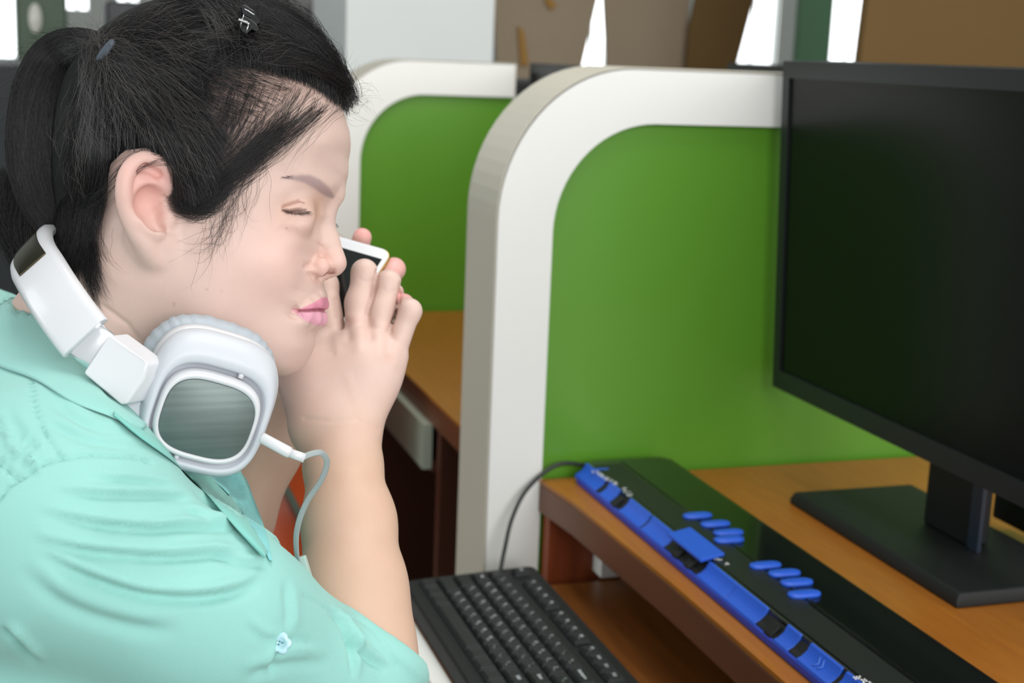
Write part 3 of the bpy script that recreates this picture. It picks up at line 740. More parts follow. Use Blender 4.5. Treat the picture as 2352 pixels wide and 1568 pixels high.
class Strands:
    def __init__(s): s.p = []; s.r = []
    def add(s, P, r):                     # P (n,k,3) camera coords
        s.p.append(P); s.r.append(np.broadcast_to(r, (len(P),)))
    def build(s, name, material, parent, K=14):
        V = []; F = []; off = 0
        for P, r in zip(s.p, s.r):
            n, k, _ = P.shape
            T = np.gradient(P, axis=1); T /= np.linalg.norm(T, axis=2, keepdims=True) + 1e-12
            up = np.array([.31, .12, -.9]); A = np.cross(T, up); A /= np.linalg.norm(A, axis=2, keepdims=True) + 1e-12; Bv = np.cross(T, A)
            tp = np.clip((1 - np.linspace(0, 1, k)) * 3, .15, 1)[None, :, None] * r[:, None, None]
            ring = np.stack([P + tp * (math.cos(a) * A + math.sin(a) * Bv) for a in (0, 2.0944, 4.1888)], 2)   # n,k,3,3
            V.append(ring.reshape(-1, 3)); idx = (np.arange(n * k * 3).reshape(n, k, 3) + off)
            a = idx[:, :-1]; b = idx[:, 1:]
            for j in range(3):
                F.append(np.stack([a[..., j], a[..., (j + 1) % 3], b[..., (j + 1) % 3], b[..., j]], -1).reshape(-1, 4))
            off += n * k * 3
        V = np.concatenate(V); F = np.concatenate(F); print(name, len(V))
        return mesh_np(name, toW(V), F, material, parent)
def bezier(P0, P1, P2, P3, k):
    t = np.linspace(0, 1, k)[None, :, None]; f = lambda p: p[:, None, :]
    return (1 - t) ** 3 * f(P0) + 3 * (1 - t) ** 2 * t * f(P1) + 3 * (1 - t) * t * t * f(P2) + t ** 3 * f(P3)
def wav(n, k, amp, fr=2.0):
    t = np.linspace(0, 1, k)[None, :, None]; ph = rng.uniform(0, 6.28, (n, 1, 2)); f_ = rng.uniform(.5, 1.5, (n, 1, 2)) * fr
    return amp * np.sin(f_ * t * 6.28 + ph) * np.minimum(t * 4, 1)
def scatter(poly, n):
    P = np.array(poly, float); lo_, hi_ = P.min(0), P.max(0); out = np.zeros((0, 2))
    while len(out) < n:
        c = rng.uniform(lo_, hi_, (n * 2, 2)); out = np.concatenate([out, c[inpoly(c[:, 0], c[:, 1], poly)]])
    return out[:n]
def spread(pts, n, jit):                  # roots along a polyline
    P = np.array([p[:2] for p in bez([(x, y, 0) for x, y in pts], 8)]); s = np.r_[0, np.cumsum(np.hypot(*np.diff(P, axis=0).T))]; u = rng.uniform(0, s[-1], n)
    return np.stack([np.interp(u, s, P[:, 0]), np.interp(u, s, P[:, 1])], 1) + rng.normal(0, jit, (n, 2))
def nrnd(n, s): return rng.normal(0, s, (n, 2))
st = Strands()
TIE = np.array([258., 130.])
def lay(R, C1, C2, E, k, l0, l1, r, amp=2.0, sides=(1, -1), hump=.003):
    n = len(R); path = bezier(R, C1, C2, E, k) + wav(n, k, amp)
    l = np.linspace(0, 1, k)[None] ; lift = l0[:, None] * (1 - l) + l1[:, None] * l + hump * np.sin(np.pi * l) * rng.uniform(0, 1, (n, 1))
    for s_ in sides:
        m = np.ones(n, bool) if s_ > 0 else rng.uniform(size=n) < .45
        st.add(onhead(path[m, :, 0], path[m, :, 1], lift[m], s_), rng.uniform(r * .7, r * 1.25, m.sum()))
def U(n, a, b): return rng.uniform(a, b, n)
# main mass, combed to the tie
n = 7000; R = scatter([(500,150),(500,290),(540,330),(500,440),(455,480),(410,455),(385,385),(344,352),(298,356),(266,383),(256,440),(225,480),(205,540),(180,560),(165,420),(165,310),(190,200),(245,120),(330,52),(430,22),(520,30)], n)
d_ = TIE - R; perp = np.stack([-d_[:, 1], d_[:, 0]], 1)
lay(R, R + d_ * .3 + perp * .10 + nrnd(n, 7), R + d_ * .7 + perp * .06 + nrnd(n, 7), TIE + nrnd(n, 9), 14, U(n, .004, .0095), U(n, .008, .012), .00010)
# front sweep over the forehead, back over the crown to the clip
n = 3600; R = spread([(797,247),(770,232),(735,205),(689,184),(612,161),(555,152),(505,155)], n, 7)
lay(R, R + np.array([-15, -75]) + nrnd(n, 12), np.array([560, 60]) + (R - np.array([640, 200])) * np.array([.55, .25]) + nrnd(n, 14), np.array([430, 40]) + (R - np.array([640, 200])) * .25 + nrnd(n, 18), 14, U(n, .0005, .003), U(n, .009, .012), .00010, hump=.008)
n = 1800; R = spread([(800,240),(790,225),(765,170),(720,118),(650,72),(570,42)], n, 8)
lay(R, R + np.array([-25, -35]) + nrnd(n, 8), R + np.array([-100, -75]) * .8 + nrnd(n, 10), R + np.array([-190, -80]) + nrnd(n, 14), 12, U(n, .001, .006), U(n, .009, .012), .00010, sides=(1, -1), hump=.006)
# thin hair over the temple, scalp shows through
n = 330; R = scatter([(505,160),(600,165),(690,190),(745,215),(765,240),(700,262),(655,280),(615,330),(560,330),(500,290)], n)
lay(R, R + np.array([-20, 55]) + nrnd(n, 12), R * .45 + np.array([520, 400]) * .55 + nrnd(n, 16), np.array([430, 440]) + (R - np.array([620, 240])) * .22 + nrnd(n, 22), 16, U(n, .0003, .001), U(n, .003, .007), .000085, hump=.002)
n = 330; R = scatter([(500,150),(600,160),(690,190),(640,250),(560,300),(500,290)], n)
lay(R, R + np.array([-50, -10]) + nrnd(n, 14), R * .5 + TIE * .5 + np.array([0, -20]) + nrnd(n, 16), R * .15 + TIE * .85 + nrnd(n, 16), 16, U(n, .0003, .001), U(n, .008, .011), .00009)
# temple edge sweeping down towards the sideburn and curling to the ear
n = 240; R = spread([(760,242),(700,262),(655,285),(620,330),(590,370),(555,410)], n, 15)
lay(R, R + np.array([-50, 40]) + nrnd(n, 9), np.array([500, 470]) + (R - np.array([640, 320])) * .35 + nrnd(n, 18), np.array([402, 440]) + (R - np.array([640, 320])) * .12 + nrnd(n, 16), 18, U(n, .0003, .0008), U(n, .0008, .004), .000085, amp=3)
n = 380; R = scatter([(500,380),(540,400),(520,450),(470,480),(430,450),(440,400)], n)
lay(R, R + np.array([10, 40]) + nrnd(n, 8), np.array([450, 510]) + (R - np.array([480, 430])) * .5 + nrnd(n, 12), np.array([386, 440]) + nrnd(n, 12) * np.array([.5, 2]), 16, U(n, .001, .003), U(n, .003, .006), .00009, amp=2)
# fine baby hairs on the forehead and cheek
n = 60; R = spread([(785,255),(740,248),(690,268),(650,300)], n, 5)
lay(R, R + np.array([-30, 25]) + nrnd(n, 8), R + np.array([-75, 60]) + nrnd(n, 15), R + np.array([-120, 120]) + nrnd(n, 25), 14, U(n, .0003, .0006), U(n, .0005, .002), .00006)
n = 60; R = spread([(600,350),(560,400),(520,460),(480,490)], n, 8)
lay(R, R + np.array([2, 45]) + nrnd(n, 14), R + np.array([-10, 95]) + nrnd(n, 22), R + np.array([-35, 135]) + nrnd(n, 30), 14, U(n, .0006, .001), U(n, .0008, .003), .00006, amp=3)
n = 26; R = spread([(560,440),(500,500),(470,500)], n, 10)
lay(R, R + np.array([12, 45]) + nrnd(n, 12), R + np.array([-20, 75]) + nrnd(n, 20), R + np.array([-70, 60]) + nrnd(n, 30), 14, U(n, .0008, .001), U(n, .0015, .004), .00006, amp=3)
# hair over the top of the ear and behind it, loose wisps on the neck
n = 45; R = spread([(395,372),(360,352),(330,352)], n, 6)
P_ = bezier(R, R + np.array([-35, -2]) + nrnd(n, 6), np.array([300, 395]) + nrnd(n, 10), np.array([272, 455]) + nrnd(n, 22), 16)
st.add(onhead(P_[..., 0], P_[..., 1], np.linspace(.008, .021, 16)[None] * np.ones((n, 1))), np.full(n, .000085))
n = 10; R = scatter([(185,470),(235,470),(222,540),(205,600),(150,560)], n)
lay(R, R + np.array([-5, 40]) + nrnd(n, 8), R + np.array([-2, 95]) + nrnd(n, 14), np.array([205, 655]) + (R - np.array([200, 530])) * np.array([.5, .3]) + nrnd(n, 20), 16, U(n, .003, .007), U(n, .006, .014), .00009, sides=(1,))
n = 70; R = scatter([(205,560),(235,520),(250,560),(215,640)], n)
lay(R, R + np.array([8, 40]) + nrnd(n, 10), R + np.array([25, 90]) + nrnd(n, 16), R + np.array([35, 130]) + nrnd(n, 26), 16, U(n, .003, .006), U(n, .004, .012), .00007, sides=(1,), amp=4)
n = 30; R = spread([(262,470),(275,520)], n, 6)
lay(R, R + np.array([-4, 40]) + nrnd(n, 6), R + np.array([2, 80]) + nrnd(n, 8), R + np.array([20, 120]) + nrnd(n, 14), 12, U(n, .010, .016), U(n, .010, .016), .00007, sides=(1,))
def skin_near(P): return su(np.minimum(headbase(toH(P)), .05), smin_list(P, neck, .03, None), .022)
def lay_neck(P2, l0, l1, r):
    n, k, _ = P2.shape; h_ = hit(P2[..., 0].ravel(), P2[..., 1].ravel(), skin_near, .70, 1.0).reshape(n, k, 3)
    d = h_[..., 2]; d = np.minimum(d, .885); d = d - (l0[:, None] + (l1 - l0)[:, None] * np.linspace(0, 1, k)[None])
    st.add(np.stack([(P2[..., 0] - 1176) * d / FPX, (784 - P2[..., 1]) * d / FPX, d], -1), rng.uniform(r * .7, r * 1.2, n))
n = 2000; R = scatter([(105,400),(245,400),(250,450),(225,490),(200,560),(110,560)], n)
lay_neck(bezier(R, R + np.array([-2, 45]) + nrnd(n, 8), R * .5 + np.array([165, 590]) * .5 + nrnd(n, 12), np.array([180, 620]) + (R - np.array([190, 480])) * np.array([.45, .35]) + nrnd(n, 18), 14), U(n, .004, .010), U(n, .001, .008), .00011)
n = 220; R = scatter([(185,540),(215,520),(225,560),(195,620)], n)
lay_neck(bezier(R, R + np.array([3, 40]) + nrnd(n, 8), R + np.array([12, 85]) + nrnd(n, 14), R + np.array([20, 120]) + nrnd(n, 22), 14), U(n, .001, .005), U(n, .001, .006), .00008)
# spiky tuft above the forehead and flyaways, standing off the head
def free(R, E, bend, d0, dj, r, k=12):
    n = len(R); D = E - R; pr = np.stack([-D[:, 1], D[:, 0]], 1); s_ = rng.normal(0, bend, (n, 1))
    P2 = bezier(R, R + D * .35 + pr * s_, R + D * .7 + pr * s_ * 1.3, E, k); d = (d0 + rng.normal(0, dj, (n, 1))) + np.linspace(0, 1, k)[None] * rng.normal(0, dj, (n, 1))
    st.add(np.stack([(P2[..., 0] - 1176) * d / FPX, (784 - P2[..., 1]) * d / FPX, d], -1), rng.uniform(r * .7, r * 1.2, n))
n = 420; R = spread([(765,205),(785,225),(795,245)], n, 8); free(R, R + np.stack([rng.uniform(-2, 34, n), rng.uniform(-45, 25, n)], 1), .25, .868, .010, .00008)
n = 120; R = spread([(640,95),(720,140),(775,205)], n, 8); free(R, R + np.stack([rng.uniform(10, 60, n), rng.uniform(-70, -8, n)], 1), .25, .868, .010, .00006)
n = 40; R = spread([(780,215),(800,240)], n, 5); free(R, R + np.stack([rng.uniform(30, 90, n), rng.uniform(-40, 60, n)], 1), .35, .868, .010, .00005)
n = 120; R = spread([(300,60),(400,15),(520,22),(640,80)], n, 8); free(R, R + np.stack([rng.uniform(-60, 50, n), rng.uniform(-35, -2, n)], 1), .2, .86, .02, .00006)
n = 150; R = scatter([(300,100),(600,60),(560,200),(400,300),(250,300)], n); free(R, R + rng.normal(0, 45, (n, 2)), .3, .768, .010, .00006)

# ponytail
PT = [(270,138,.838,18),(232,112,.842,30),(185,104,.856,38),(132,132,.866,55),(100,200,.864,64),(86,290,.862,66),(86,370,.862,66),(104,450,.864,60),(140,520,.866,48),(172,580,.868,32),(196,632,.862,14)]
ptc = bez([np.array(p, float) for p in PT], 5); ptc = np.array(ptc)
cen = np.array([S(*p[:3]) for p in ptc]); rad = ptc[:, 3] * ptc[:, 2] / FPX
tg = np.gradient(cen, axis=0); tg /= np.linalg.norm(tg, axis=1)[:, None]; e1_ = np.cross(tg, [0, 0, 1.]); e1_ /= np.linalg.norm(e1_, axis=1)[:, None]; e2_ = np.cross(tg, e1_)
mb = MB(); RR = []
for i in range(len(cen)):
    RR.append([toW(cen[i] + (math.cos(a) * e1_[i] * 1.0 + math.sin(a) * e2_[i] * .75) * rad[i] * (.88 + .05 * math.sin(7 * a + i * .2))) for a in np.linspace(0, 2 * math.pi, 42, endpoint=False)])
mb.rings(RR, True, True); tail = mb.build('ponytail', M_cap, person)
n = 6500; a_ = rng.uniform(0, 6.283, (n, 1)); rr_ = np.sqrt(rng.uniform(.55, 1.15, (n, 1))); ii = np.linspace(0, len(cen) - 1, 20)
s0 = rng.uniform(0, .25, (n, 1)); s1 = rng.uniform(.62, 1.02, (n, 1)); u_ = np.clip(s0 + (s1 - s0) * np.linspace(0, 1, 20)[None], 0, 1) * (len(cen) - 1)
def itp(A, u): i = np.minimum(u.astype(int), len(A) - 2); f_ = (u - i); f_ = f_[..., None] if A.ndim > 1 else f_; return A[i] * (1 - f_) + A[i + 1] * f_
aw = a_ + .25 * np.sin(u_ * .12 + rng.uniform(0, 6, (n, 1)))
Pp = itp(cen, u_) + (np.cos(aw)[..., None] * itp(e1_, u_) + .75 * np.sin(aw)[..., None] * itp(e2_, u_)) * (itp(rad, u_) * rr_)[..., None]
st.add(Pp, rng.uniform(.00007, .00013, n))
# loose ends of the tail lying behind the far shoulder
n = 2200; R = np.stack([rng.uniform(-30, 90, n), rng.uniform(380, 470, n)], 1)
P2 = bezier(R, R + np.array([-20, 60]) + nrnd(n, 12), np.array([40, 590]) + nrnd(n, 26), np.array([120, 655]) + nrnd(n, 26), 16); dd = rng.uniform(.905, .95, (n, 1)) * np.ones((1, 16))
st.add(np.stack([(P2[..., 0] - 1176) * dd / FPX, (784 - P2[..., 1]) * dd / FPX, dd], -1), rng.uniform(.0001, .00018, n))
n = 160; R = spread([(80,100),(50,190),(35,300)], n, 10); free(R, R + np.stack([rng.uniform(-70, -5, n), rng.uniform(-25, 70, n)], 1), .2, .866, .01, .00006)
n = 120; R = spread([(100,95),(160,78),(215,92)], n, 6); free(R, R + np.stack([rng.uniform(-60, 10, n), rng.uniform(-22, 2, n)], 1), .2, .866, .01, .00006)
hs_ = st.build('hair_strands', M_hair, person)
st = Strands()
n = 500; R = scatter([(500,150),(500,290),(500,420),(430,450),(385,385),(344,352),(266,383),(225,480),(165,420),(165,310),(245,120),(330,52),(430,22),(700,120),(760,200),(612,150)], n)
D0 = TIE - R; L0 = np.linalg.norm(D0, axis=1)[:, None]; D0 = D0 / L0 * rng.uniform(40, 150, (n, 1)) + nrnd(n, 22)
lay(R, R + D0 * .3 + nrnd(n, 8), R + D0 * .7 + nrnd(n, 10), R + D0, 10, U(n, .010, .013), U(n, .010, .015), .00007, sides=(1,))
st.build('stray_hairs', mat('stray_dark_brown_hair', lin(78, 72, 70), rough=.4), person)  # paler strands stand in for highlights on the black hair
# eyebrows and lashes
def headonly(P): q = toH(P); return np.minimum(head_sdf(q), .05)
def onface(R, D, l0, l1, k, side):
    P2 = R[:, None] + D[:, None] * np.linspace(0, 1, k)[None, :, None]
    h_ = hit(R[:, 0], R[:, 1], headonly, .70, .95)
    dz = h_[:, 2][:, None] - np.linspace(l0, l1, k)[None]
    Q = np.stack([(P2[..., 0] - 1176) * dz / FPX, (784 - P2[..., 1]) * dz / FPX, dz], -1)
    if side < 0: q_ = toH(Q.reshape(-1, 3)); q_[:, 2] *= -1; Q = fromH(q_).reshape(Q.shape)
    return Q
n = 620; R = scatter([(646,408),(665,404),(690,400),(712,402),(735,413),(755,431),(763,448),(757,452),(740,446),(722,433),(700,421),(675,413)], n)
D_ = np.stack([rng.uniform(-15, -6, n), rng.uniform(-4, 2, n)], 1); D_[R[:, 0] > 735] = np.stack([rng.uniform(-7, -1, n), rng.uniform(-11, -6, n)], 1)[R[:, 0] > 735]
M_brow = mat('eyebrow_hair', lin(96, 80, 86), rough=.6); M_lash = mat('eyelash_hair', lin(40, 30, 30), rough=.6)
for sd in (1, -1):
    br = Strands(); br.add(onface(R, D_, .0010, .0016, 4, sd), np.full(n, .00005)); br.build('eyebrow', M_brow, person)
    la = Strands(); m = 60; t_ = np.linspace(0, 1, m)
    R2 = np.stack([655 + 57 * t_, 483.5 + 2.5 * np.sin(t_ * 3.1) + 4 * np.clip(t_ - .8, 0, 1)], 1); D2 = np.stack([1 + 9 * t_, 7 + 4 * t_], 1) + rng.normal(0, 1.5, (m, 2))
    la.add(onface(R2, D2, .0000, .0030, 5, sd), np.full(m, .00007))
    R3 = np.stack([660 + 48 * t_, 487 + 2.5 * np.sin(t_ * 3.1)], 1); la.add(onface(R3, D2 * .4, .0, .0015, 4, sd), np.full(m, .00005)); la.build('eyelashes', M_lash, person)
# elastic hair tie and claw clip: things of their own
def ring_at(c, ax, R0, r0, n=36, m=10):
    ax = nrm(ax); a = nrm(np.cross(ax, [0, 0, 1.])); b = np.cross(ax, a); rr = []
    for i in range(n + 1):
        t = 2 * math.pi * i / n; d = math.cos(t) * a + math.sin(t) * b
        rr.append([toW(c + d * (R0 + r0 * math.cos(u)) + ax * r0 * 1.5 * math.sin(u)) for u in np.linspace(0, 2 * math.pi, m, endpoint=False)])
    return rr
mb = MB(); mb.rings(ring_at(S(250,124,float(onhead([258], [130], [.010])[0, 2]) - .004), S(270,140,.872) - S(232,112,.87), .0078, .0024), True, False)
tie = mb.build('hair_tie', mat('grey_elastic', lin(66, 76, 88), rough=.6, bump=.5, bscale=800)); props(tie, 'dark grey elastic hair tie holding the ponytail', 'hair tie')
M_blk = mat('black_gloss_plastic', lin(10, 10, 12), rough=.3, coat=.1)
clip = thing('hair_clip', tuple(toW(S(575, 62, .81))), 'small shiny black claw clip on top of the black hair', 'hair clip')
def pg(pts, d): return [toW(S(x, y, d)) for x, y in pts]
mb = MB(); mb.prism(pg([(553,12),(560,10),(583,24),(598,52),(586,60),(574,44),(558,34),(556,22)], .800), toW(S(560,10,.820)) - toW(S(560,10,.800)))
mb.build('claw', M_blk, clip, bevel=.0008)
mb = MB(); mb.prism(pg([(558,34),(576,44),(592,58),(596,70),(588,74),(578,68),(566,80),(556,74),(550,60),(552,44)], .796), toW(S(560,10,.816)) - toW(S(560,10,.796)))
mb.build('claw', M_blk, clip, bevel=.0008)
mb = MB(); mb.tube([toW(S(548 + 22 * t + 0, 45 + 8 * t + 3 * math.sin(40 * t), .793 + .0015 * math.cos(40 * t))) for t in np.linspace(0, 1, 60)], .0004, 6)
mb.build('spring', mat('bright_steel', (.7, .7, .72), rough=.2, metal=1), clip)
for x0, y0, x1, y1 in ((560,34,552,62), (572,52,566,74), (562,20,584,34)):
    mb = MB(); mb.tube([toW(S(x0, y0, .793)), toW(S(x1, y1, .793))], .0004, 6); mb.build('wire', mat('bright_steel_wire', (.7, .7, .72), rough=.2, metal=1), clip)

# ------------------------------------------------------------ headphones
M_wht = mat('white_gloss_plastic', lin(216, 216, 220), rough=.28, coat=.25)
M_wht2 = mat('satin_white_plastic', lin(204, 207, 214), rough=.4)
M_pad = mat('grey_leatherette', lin(178, 186, 194), rough=.42, bump=.3, bscale=500)
M_alu = mat('brushed_aluminium_plate', lin(122, 134, 131), rough=.45, metal=.55, noise=.35, nscale=260, stretch=(.05, .05, 1.6), c2=lin(88, 98, 96))
M_steel = mat('polished_slider_steel', (.72, .73, .75), rough=.22, metal=1)
hpn = thing('headphones', tuple(toW(S(480, 950, .76))), 'white over-ear headphones with grey cushions hanging around the neck', 'headphones')
n_ = nrm([.33, -.21, -.92])
th = math.radians(-20); u_ = nrm(np.array([math.cos(th), math.sin(th), 0]) - n_ * n_.dot([math.cos(th), math.sin(th), 0])); v_ = np.cross(u_, n_); v_ = v_ if v_[1] > 0 else -v_
def sq(c, n0, u0, v0, a, b, z, du=0, dv=0, e=3.2, N=72, wr=0):
    out = []
    for i in range(N):
        t = 2 * math.pi * i / N; ct, s_ = math.cos(t), math.sin(t)
        x = a * math.copysign(abs(ct) ** (2 / e), ct) + du; y = b * math.copysign(abs(s_) ** (2 / e), s_) + dv
        k = 1 + (wr * math.sin(i * 6.2832 * 34 / N + math.sin(i * 1.7)) if wr else 0)
        out.append(toW(c + u0 * x * k + v0 * y * k + n0 * z))
    return out
def cup(c, n0, u0, v0, par, detail=True):
    o = thing_part = None
    def ring(name, prof, m, pr, e=3.2, N=72, wr=0, dv0=0, caps=True):
        mb = MB(); mb.rings([sq(c, n0, u0, v0, a, b, z, 0, dv, e, N, wr) for a, b, z, dv in prof], True, caps); return mb.build(name, m, pr)
    ho = ring('ear_cup', [(.030,.032,-.030,.0),(0.0348,.0385,-.029,.0),(0.0357,.0395,-.026,.0),(0.0357,.0395,-.021,.0),(.0345,.0370,-.0185,.0)], M_wht, par)
    ring('cup_ring', [(.0345,.0370,-.0195,0),(0.0351,.0388,-.0185,0),(0.0357,.0394,-.0150,0),(0.0355,.0388,-.0100,-.0008),(0.0338,.0362,-.0045,-.002),(.0325,.0325,-.0010,-.003),(.0302,.0292,-.0004,-.0045),(.0292,.0278,-.0016,-.005),(.0288,.0272,-.0060,-.005)], M_wht2, ho, caps=True)
    ring('bezel', [(.0276,.0252,-.0080,-.0055),(.0276,.0250,-.0016,-.0055),(.0270,.0240,.0006,-.0058),(.0258,.0226,.0014,-.006),(.0250,.0212,.0010,-.0062),(.0248,.0208,.0000,-.0062)], M_wht, ho, e=3.0)
    pl = ring('brushed_plate', [(.0248,.0208,-.001,-.0062),(.0248,.0208,.0006,-.0062),(.0244,.0204,.0009,-.0062)], M_alu, ho, e=3.0); props(pl, 'brushed grey metal plate')
    pd = MB(); R_ = []
    N = 170
    for a, b, z in ((.028,.030,-.030),(.0335,.0355,-.031),(.0385,.0408,-.035),(.0398,.0425,-.041),(.0388,.0412,-.047),(.0345,.0365,-.052),(.0270,.0290,-.052),(.022,.024,-.048),(.021,.023,-.040)):
        w = .009 if a > .033 else .003
        R_.append(sq(c, n0, u0, v0, a, b, z, 0, 0, 2.8, N, w))
    pd.rings(R_, True, True); po = pd.build('ear_cushion', M_pad, par); props(po, 'wrinkled grey cushion')
    for x, y in ((.0105, .0200), (-.0085, -.0325)):
        mb = MB(); mb.tube([toW(c + u0 * x + v0 * y + n0 * -.003), toW(c + u0 * x + v0 * (y * (1.14 if y > 0 else .93)) + n0 * -.003)], .0016, 10); mb.build('pivot', M_wht, ho)
    return ho
c0 = S(484, 938, .757)
cup(c0, n_, u_, v_, hpn)
# yoke and its block
def slab(name, P, d, dd, m, bev, par=hpn):
    A = [S(x, y, d_) for (x, y), d_ in zip(P, d)]; mb = MB(); mb.prism([toW(p) for p in A], MW @ np.array(dd)); return mb.build(name, m, par, bevel=bev, seg=4)
yk = slab('yoke', [(318,806),(352,826),(372,812),(400,796),(440,810),(420,900),(385,985),(352,1000),(318,975),(276,935),(270,905)], [.752,.753,.754,.756,.757,.757,.757,.756,.754,.750,.749], (.003,-.002,.010), M_wht2, .004)
slab('yoke_block', [(190,857),(249,768),(327,826),(340,836),(330,872),(290,928),(276,930)], [.7385,.7385,.738,.739,.738,.737,.737], (.006,.001,.015), M_wht, .0022)
# slider and band: swept strip round the back of the neck
cp_ = [(240,812,.7475),(205,783,.7455),(166,734,.749),(128,679,.758),(99,632,.773),(82,600,.793),(84,575,.818),(106,572,.850),(170,600,.893),(260,660,.930),(350,745,.955),(430,830,.968)]
cs_ = np.array(bez([S(*p) for p in cp_], 8)); wv = [(72,-84,.004),(74,-86,.004),(79,-82,.004),(82,-74,.004),(76,-64,.004),(62,-60,.002),(50,-58,.0),(46,-56,0),(44,-56,0),(42,-60,0),(40,-66,0),(40,-70,0)]
ws_ = np.array(bez([nrm(np.array([x / 100., -y / 100., z * 12])) for x, y, z in wv], 8))
def band(name, i0, i1, half, thick, m, off=0., par=hpn, bev=.35):
    mb = MB(); R_ = []
    for i in range(i0, i1):
        t = nrm(cs_[min(i + 1, len(cs_) - 1)] - cs_[max(i - 1, 0)]); w = nrm(ws_[i] - t * ws_[i].dot(t)); o = np.cross(t, w)
        if o.dot(cs_[i] - S(235, 700, .872)) < 0: o = -o
        h = half[min(i - i0, len(half) - 1)] if hasattr(half, '__len__') else half
        p = cs_[i] + o * off; th_ = thick; b_ = bev * h
        R_.append([toW(p + w * x + o * y) for x, y in ((-h, 0), (-h, th_ * .55), (-h + b_ * .45, th_ * .9), (-h + b_, th_), (h - b_, th_), (h - b_ * .45, th_ * .9), (h, th_ * .55), (h, 0), (h - .002, -th_ * .25), (-h + .002, -th_ * .25))])
    mb.rings(R_, True, True); return mb.build(name, m, par, bevel=.0006, seg=2, angle=40)
sl = band('slider', 0, 12, .0118, .0028, M_steel, off=.0015); props(sl, 'bare steel adjusting slide')
hbd = band('headband', 9, len(cs_), .0152, .0070, M_wht, bev=.30)
ins = band('metal_inset', 33, 56, .0095, .0012, mat('dark_bronze_mirror', lin(96, 88, 70), rough=.18, metal=1), off=.0068, par=hbd); props(ins, 'dark metal inset')
# far cup, its cushion turned to the neck
c1 = S(520, 935, .962); n1 = nrm([.12, -.12, .98]); u1 = nrm(np.array([math.cos(th), math.sin(th), 0]) - n1 * n1.dot([math.cos(th), math.sin(th), 0])); v1 = np.cross(u1, n1); v1 = v1 if v1[1] > 0 else -v1
cup(c1, n1, u1, v1, hpn)
# plug and cable
pl_ = [S(600, 1004, .744), S(668, 1041, .744)]
plug = MB(); plug.tube([pl_[0], pl_[0] * .97 + pl_[1] * .03, pl_[1] * .94 + pl_[0] * .06, pl_[1]], [.0022, .0030, .0031, .0024], 20); plug.v = [tuple(toW(np.array(p))) for p in plug.v]
po = plug.build('plug', M_wht, hpn)
p2 = MB(); p2.tube([S(664, 1039, .744), S(700, 1052, .745)], [.0024, .0026], 20); p2.v = [tuple(toW(np.array(p))) for p in p2.v]; p2.build('strain_relief', M_wht, po)
cb = bez([S(*p) for p in ((694,1051,.7455),(712,1043,.748),(738,1040,.752),(751,1062,.757),(738,1102,.762),(706,1150,.768),(687,1196,.774),(680,1240,.780),(684,1285,.785),(697,1320,.789))], 10)
mb = MB(); R_ = []
for i, p in enumerate(cb):
    t = nrm(cb[min(i + 1, len(cb) - 1)] - cb[max(i - 1, 0)]); w = nrm(np.cross(t, [.25, .1, .97])); w = nrm(w * math.cos(.5 * math.sin(i * .05)) + np.cross(t, w) * math.sin(.9 * math.sin(i * .045))); o = np.cross(t, w)
    R_.append([toW(p + w * .0016 * a + o * .0005 * b) for a, b in ((-1, -.6), (-.8, -1), (.8, -1), (1, -.6), (1, .6), (.8, 1), (-.8, 1), (-1, .6))])
mb.rings(R_, True, True); cbo = mb.build('cable', mat('grey_flat_cable', lin(150, 160, 160), rough=.45), hpn); props(cbo, 'flat grey cable')
mb = MB(); mb.prism([toW(S(*p)) for p in ((673,1284,.786),(700,1276,.786),(716,1330,.790),(692,1345,.790))], MW @ np.array([0, 0, .006])); mb.build('inline_remote', mat('pale_grey_remote', lin(176, 200, 192), rough=.4), hpn, bevel=.001)

# ------------------------------------------------------------ phone held in both hands
pc = S(904, 576, 1.040); pe1 = nrm([-.90, .268, .35]); pe2 = np.array([-.42, -.75, -.51]); pe2 = nrm(pe2 - pe1 * pe2.dot(pe1)); pn = np.cross(pe1, pe2); pn = pn if pn[2] < 0 else -pn
phone = thing('smartphone', tuple(toW(pc + pe1 * .034 + pe2 * .068)), 'white-fronted smartphone with gold edge and dark screen, gripped in both hands', 'phone')
def rrect(c, a, b, w, h, r, off, n=8):
    out = []
    for cx, cy, a0 in ((r, r, 180), (w - r, r, 270), (w - r, h - r, 0), (r, h - r, 90)):
        for i in range(n + 1):
            t = math.radians(a0 + 90 * i / n); out.append(toW(c + a * (cx + r * math.cos(t)) + b * (cy + r * math.sin(t)) + off))
    return out
def rr_in(i, off): return rrect(pc + pe1 * i + pe2 * i, pe1, pe2, .067 - 2 * i, .138 - 2 * i, .009 - i * .6, pn * off)
mb = MB(); mb.rings([rr_in(.0012, -.0072), rr_in(0, -.0062), rr_in(0, -.0012), rr_in(.0006, -.0004)], True, True); mb.build('metal_frame', mat('gold_metal', lin(200, 170, 110), rough=.3, metal=.9), phone)
mb = MB(); mb.rings([rr_in(.0007, -.0006), rr_in(.0010, .0002), rr_in(.0020, .0004)], True, True); mb.build('front_panel', M_wht, phone)
mb = MB(); c_ = pc + pe1 * .0042 + pe2 * .0105; mb.prism([toW(c_ + pn * .0003), toW(c_ + pe1 * .0586 + pn * .0003), toW(c_ + pe1 * .0586 + pe2 * .117 + pn * .0003), toW(c_ + pe2 * .117 + pn * .0003)], MW @ (pn * .0004)); mb.build('screen', mat('phone_screen_glass', lin(12, 16, 16), rough=.12, coat=.3), phone)

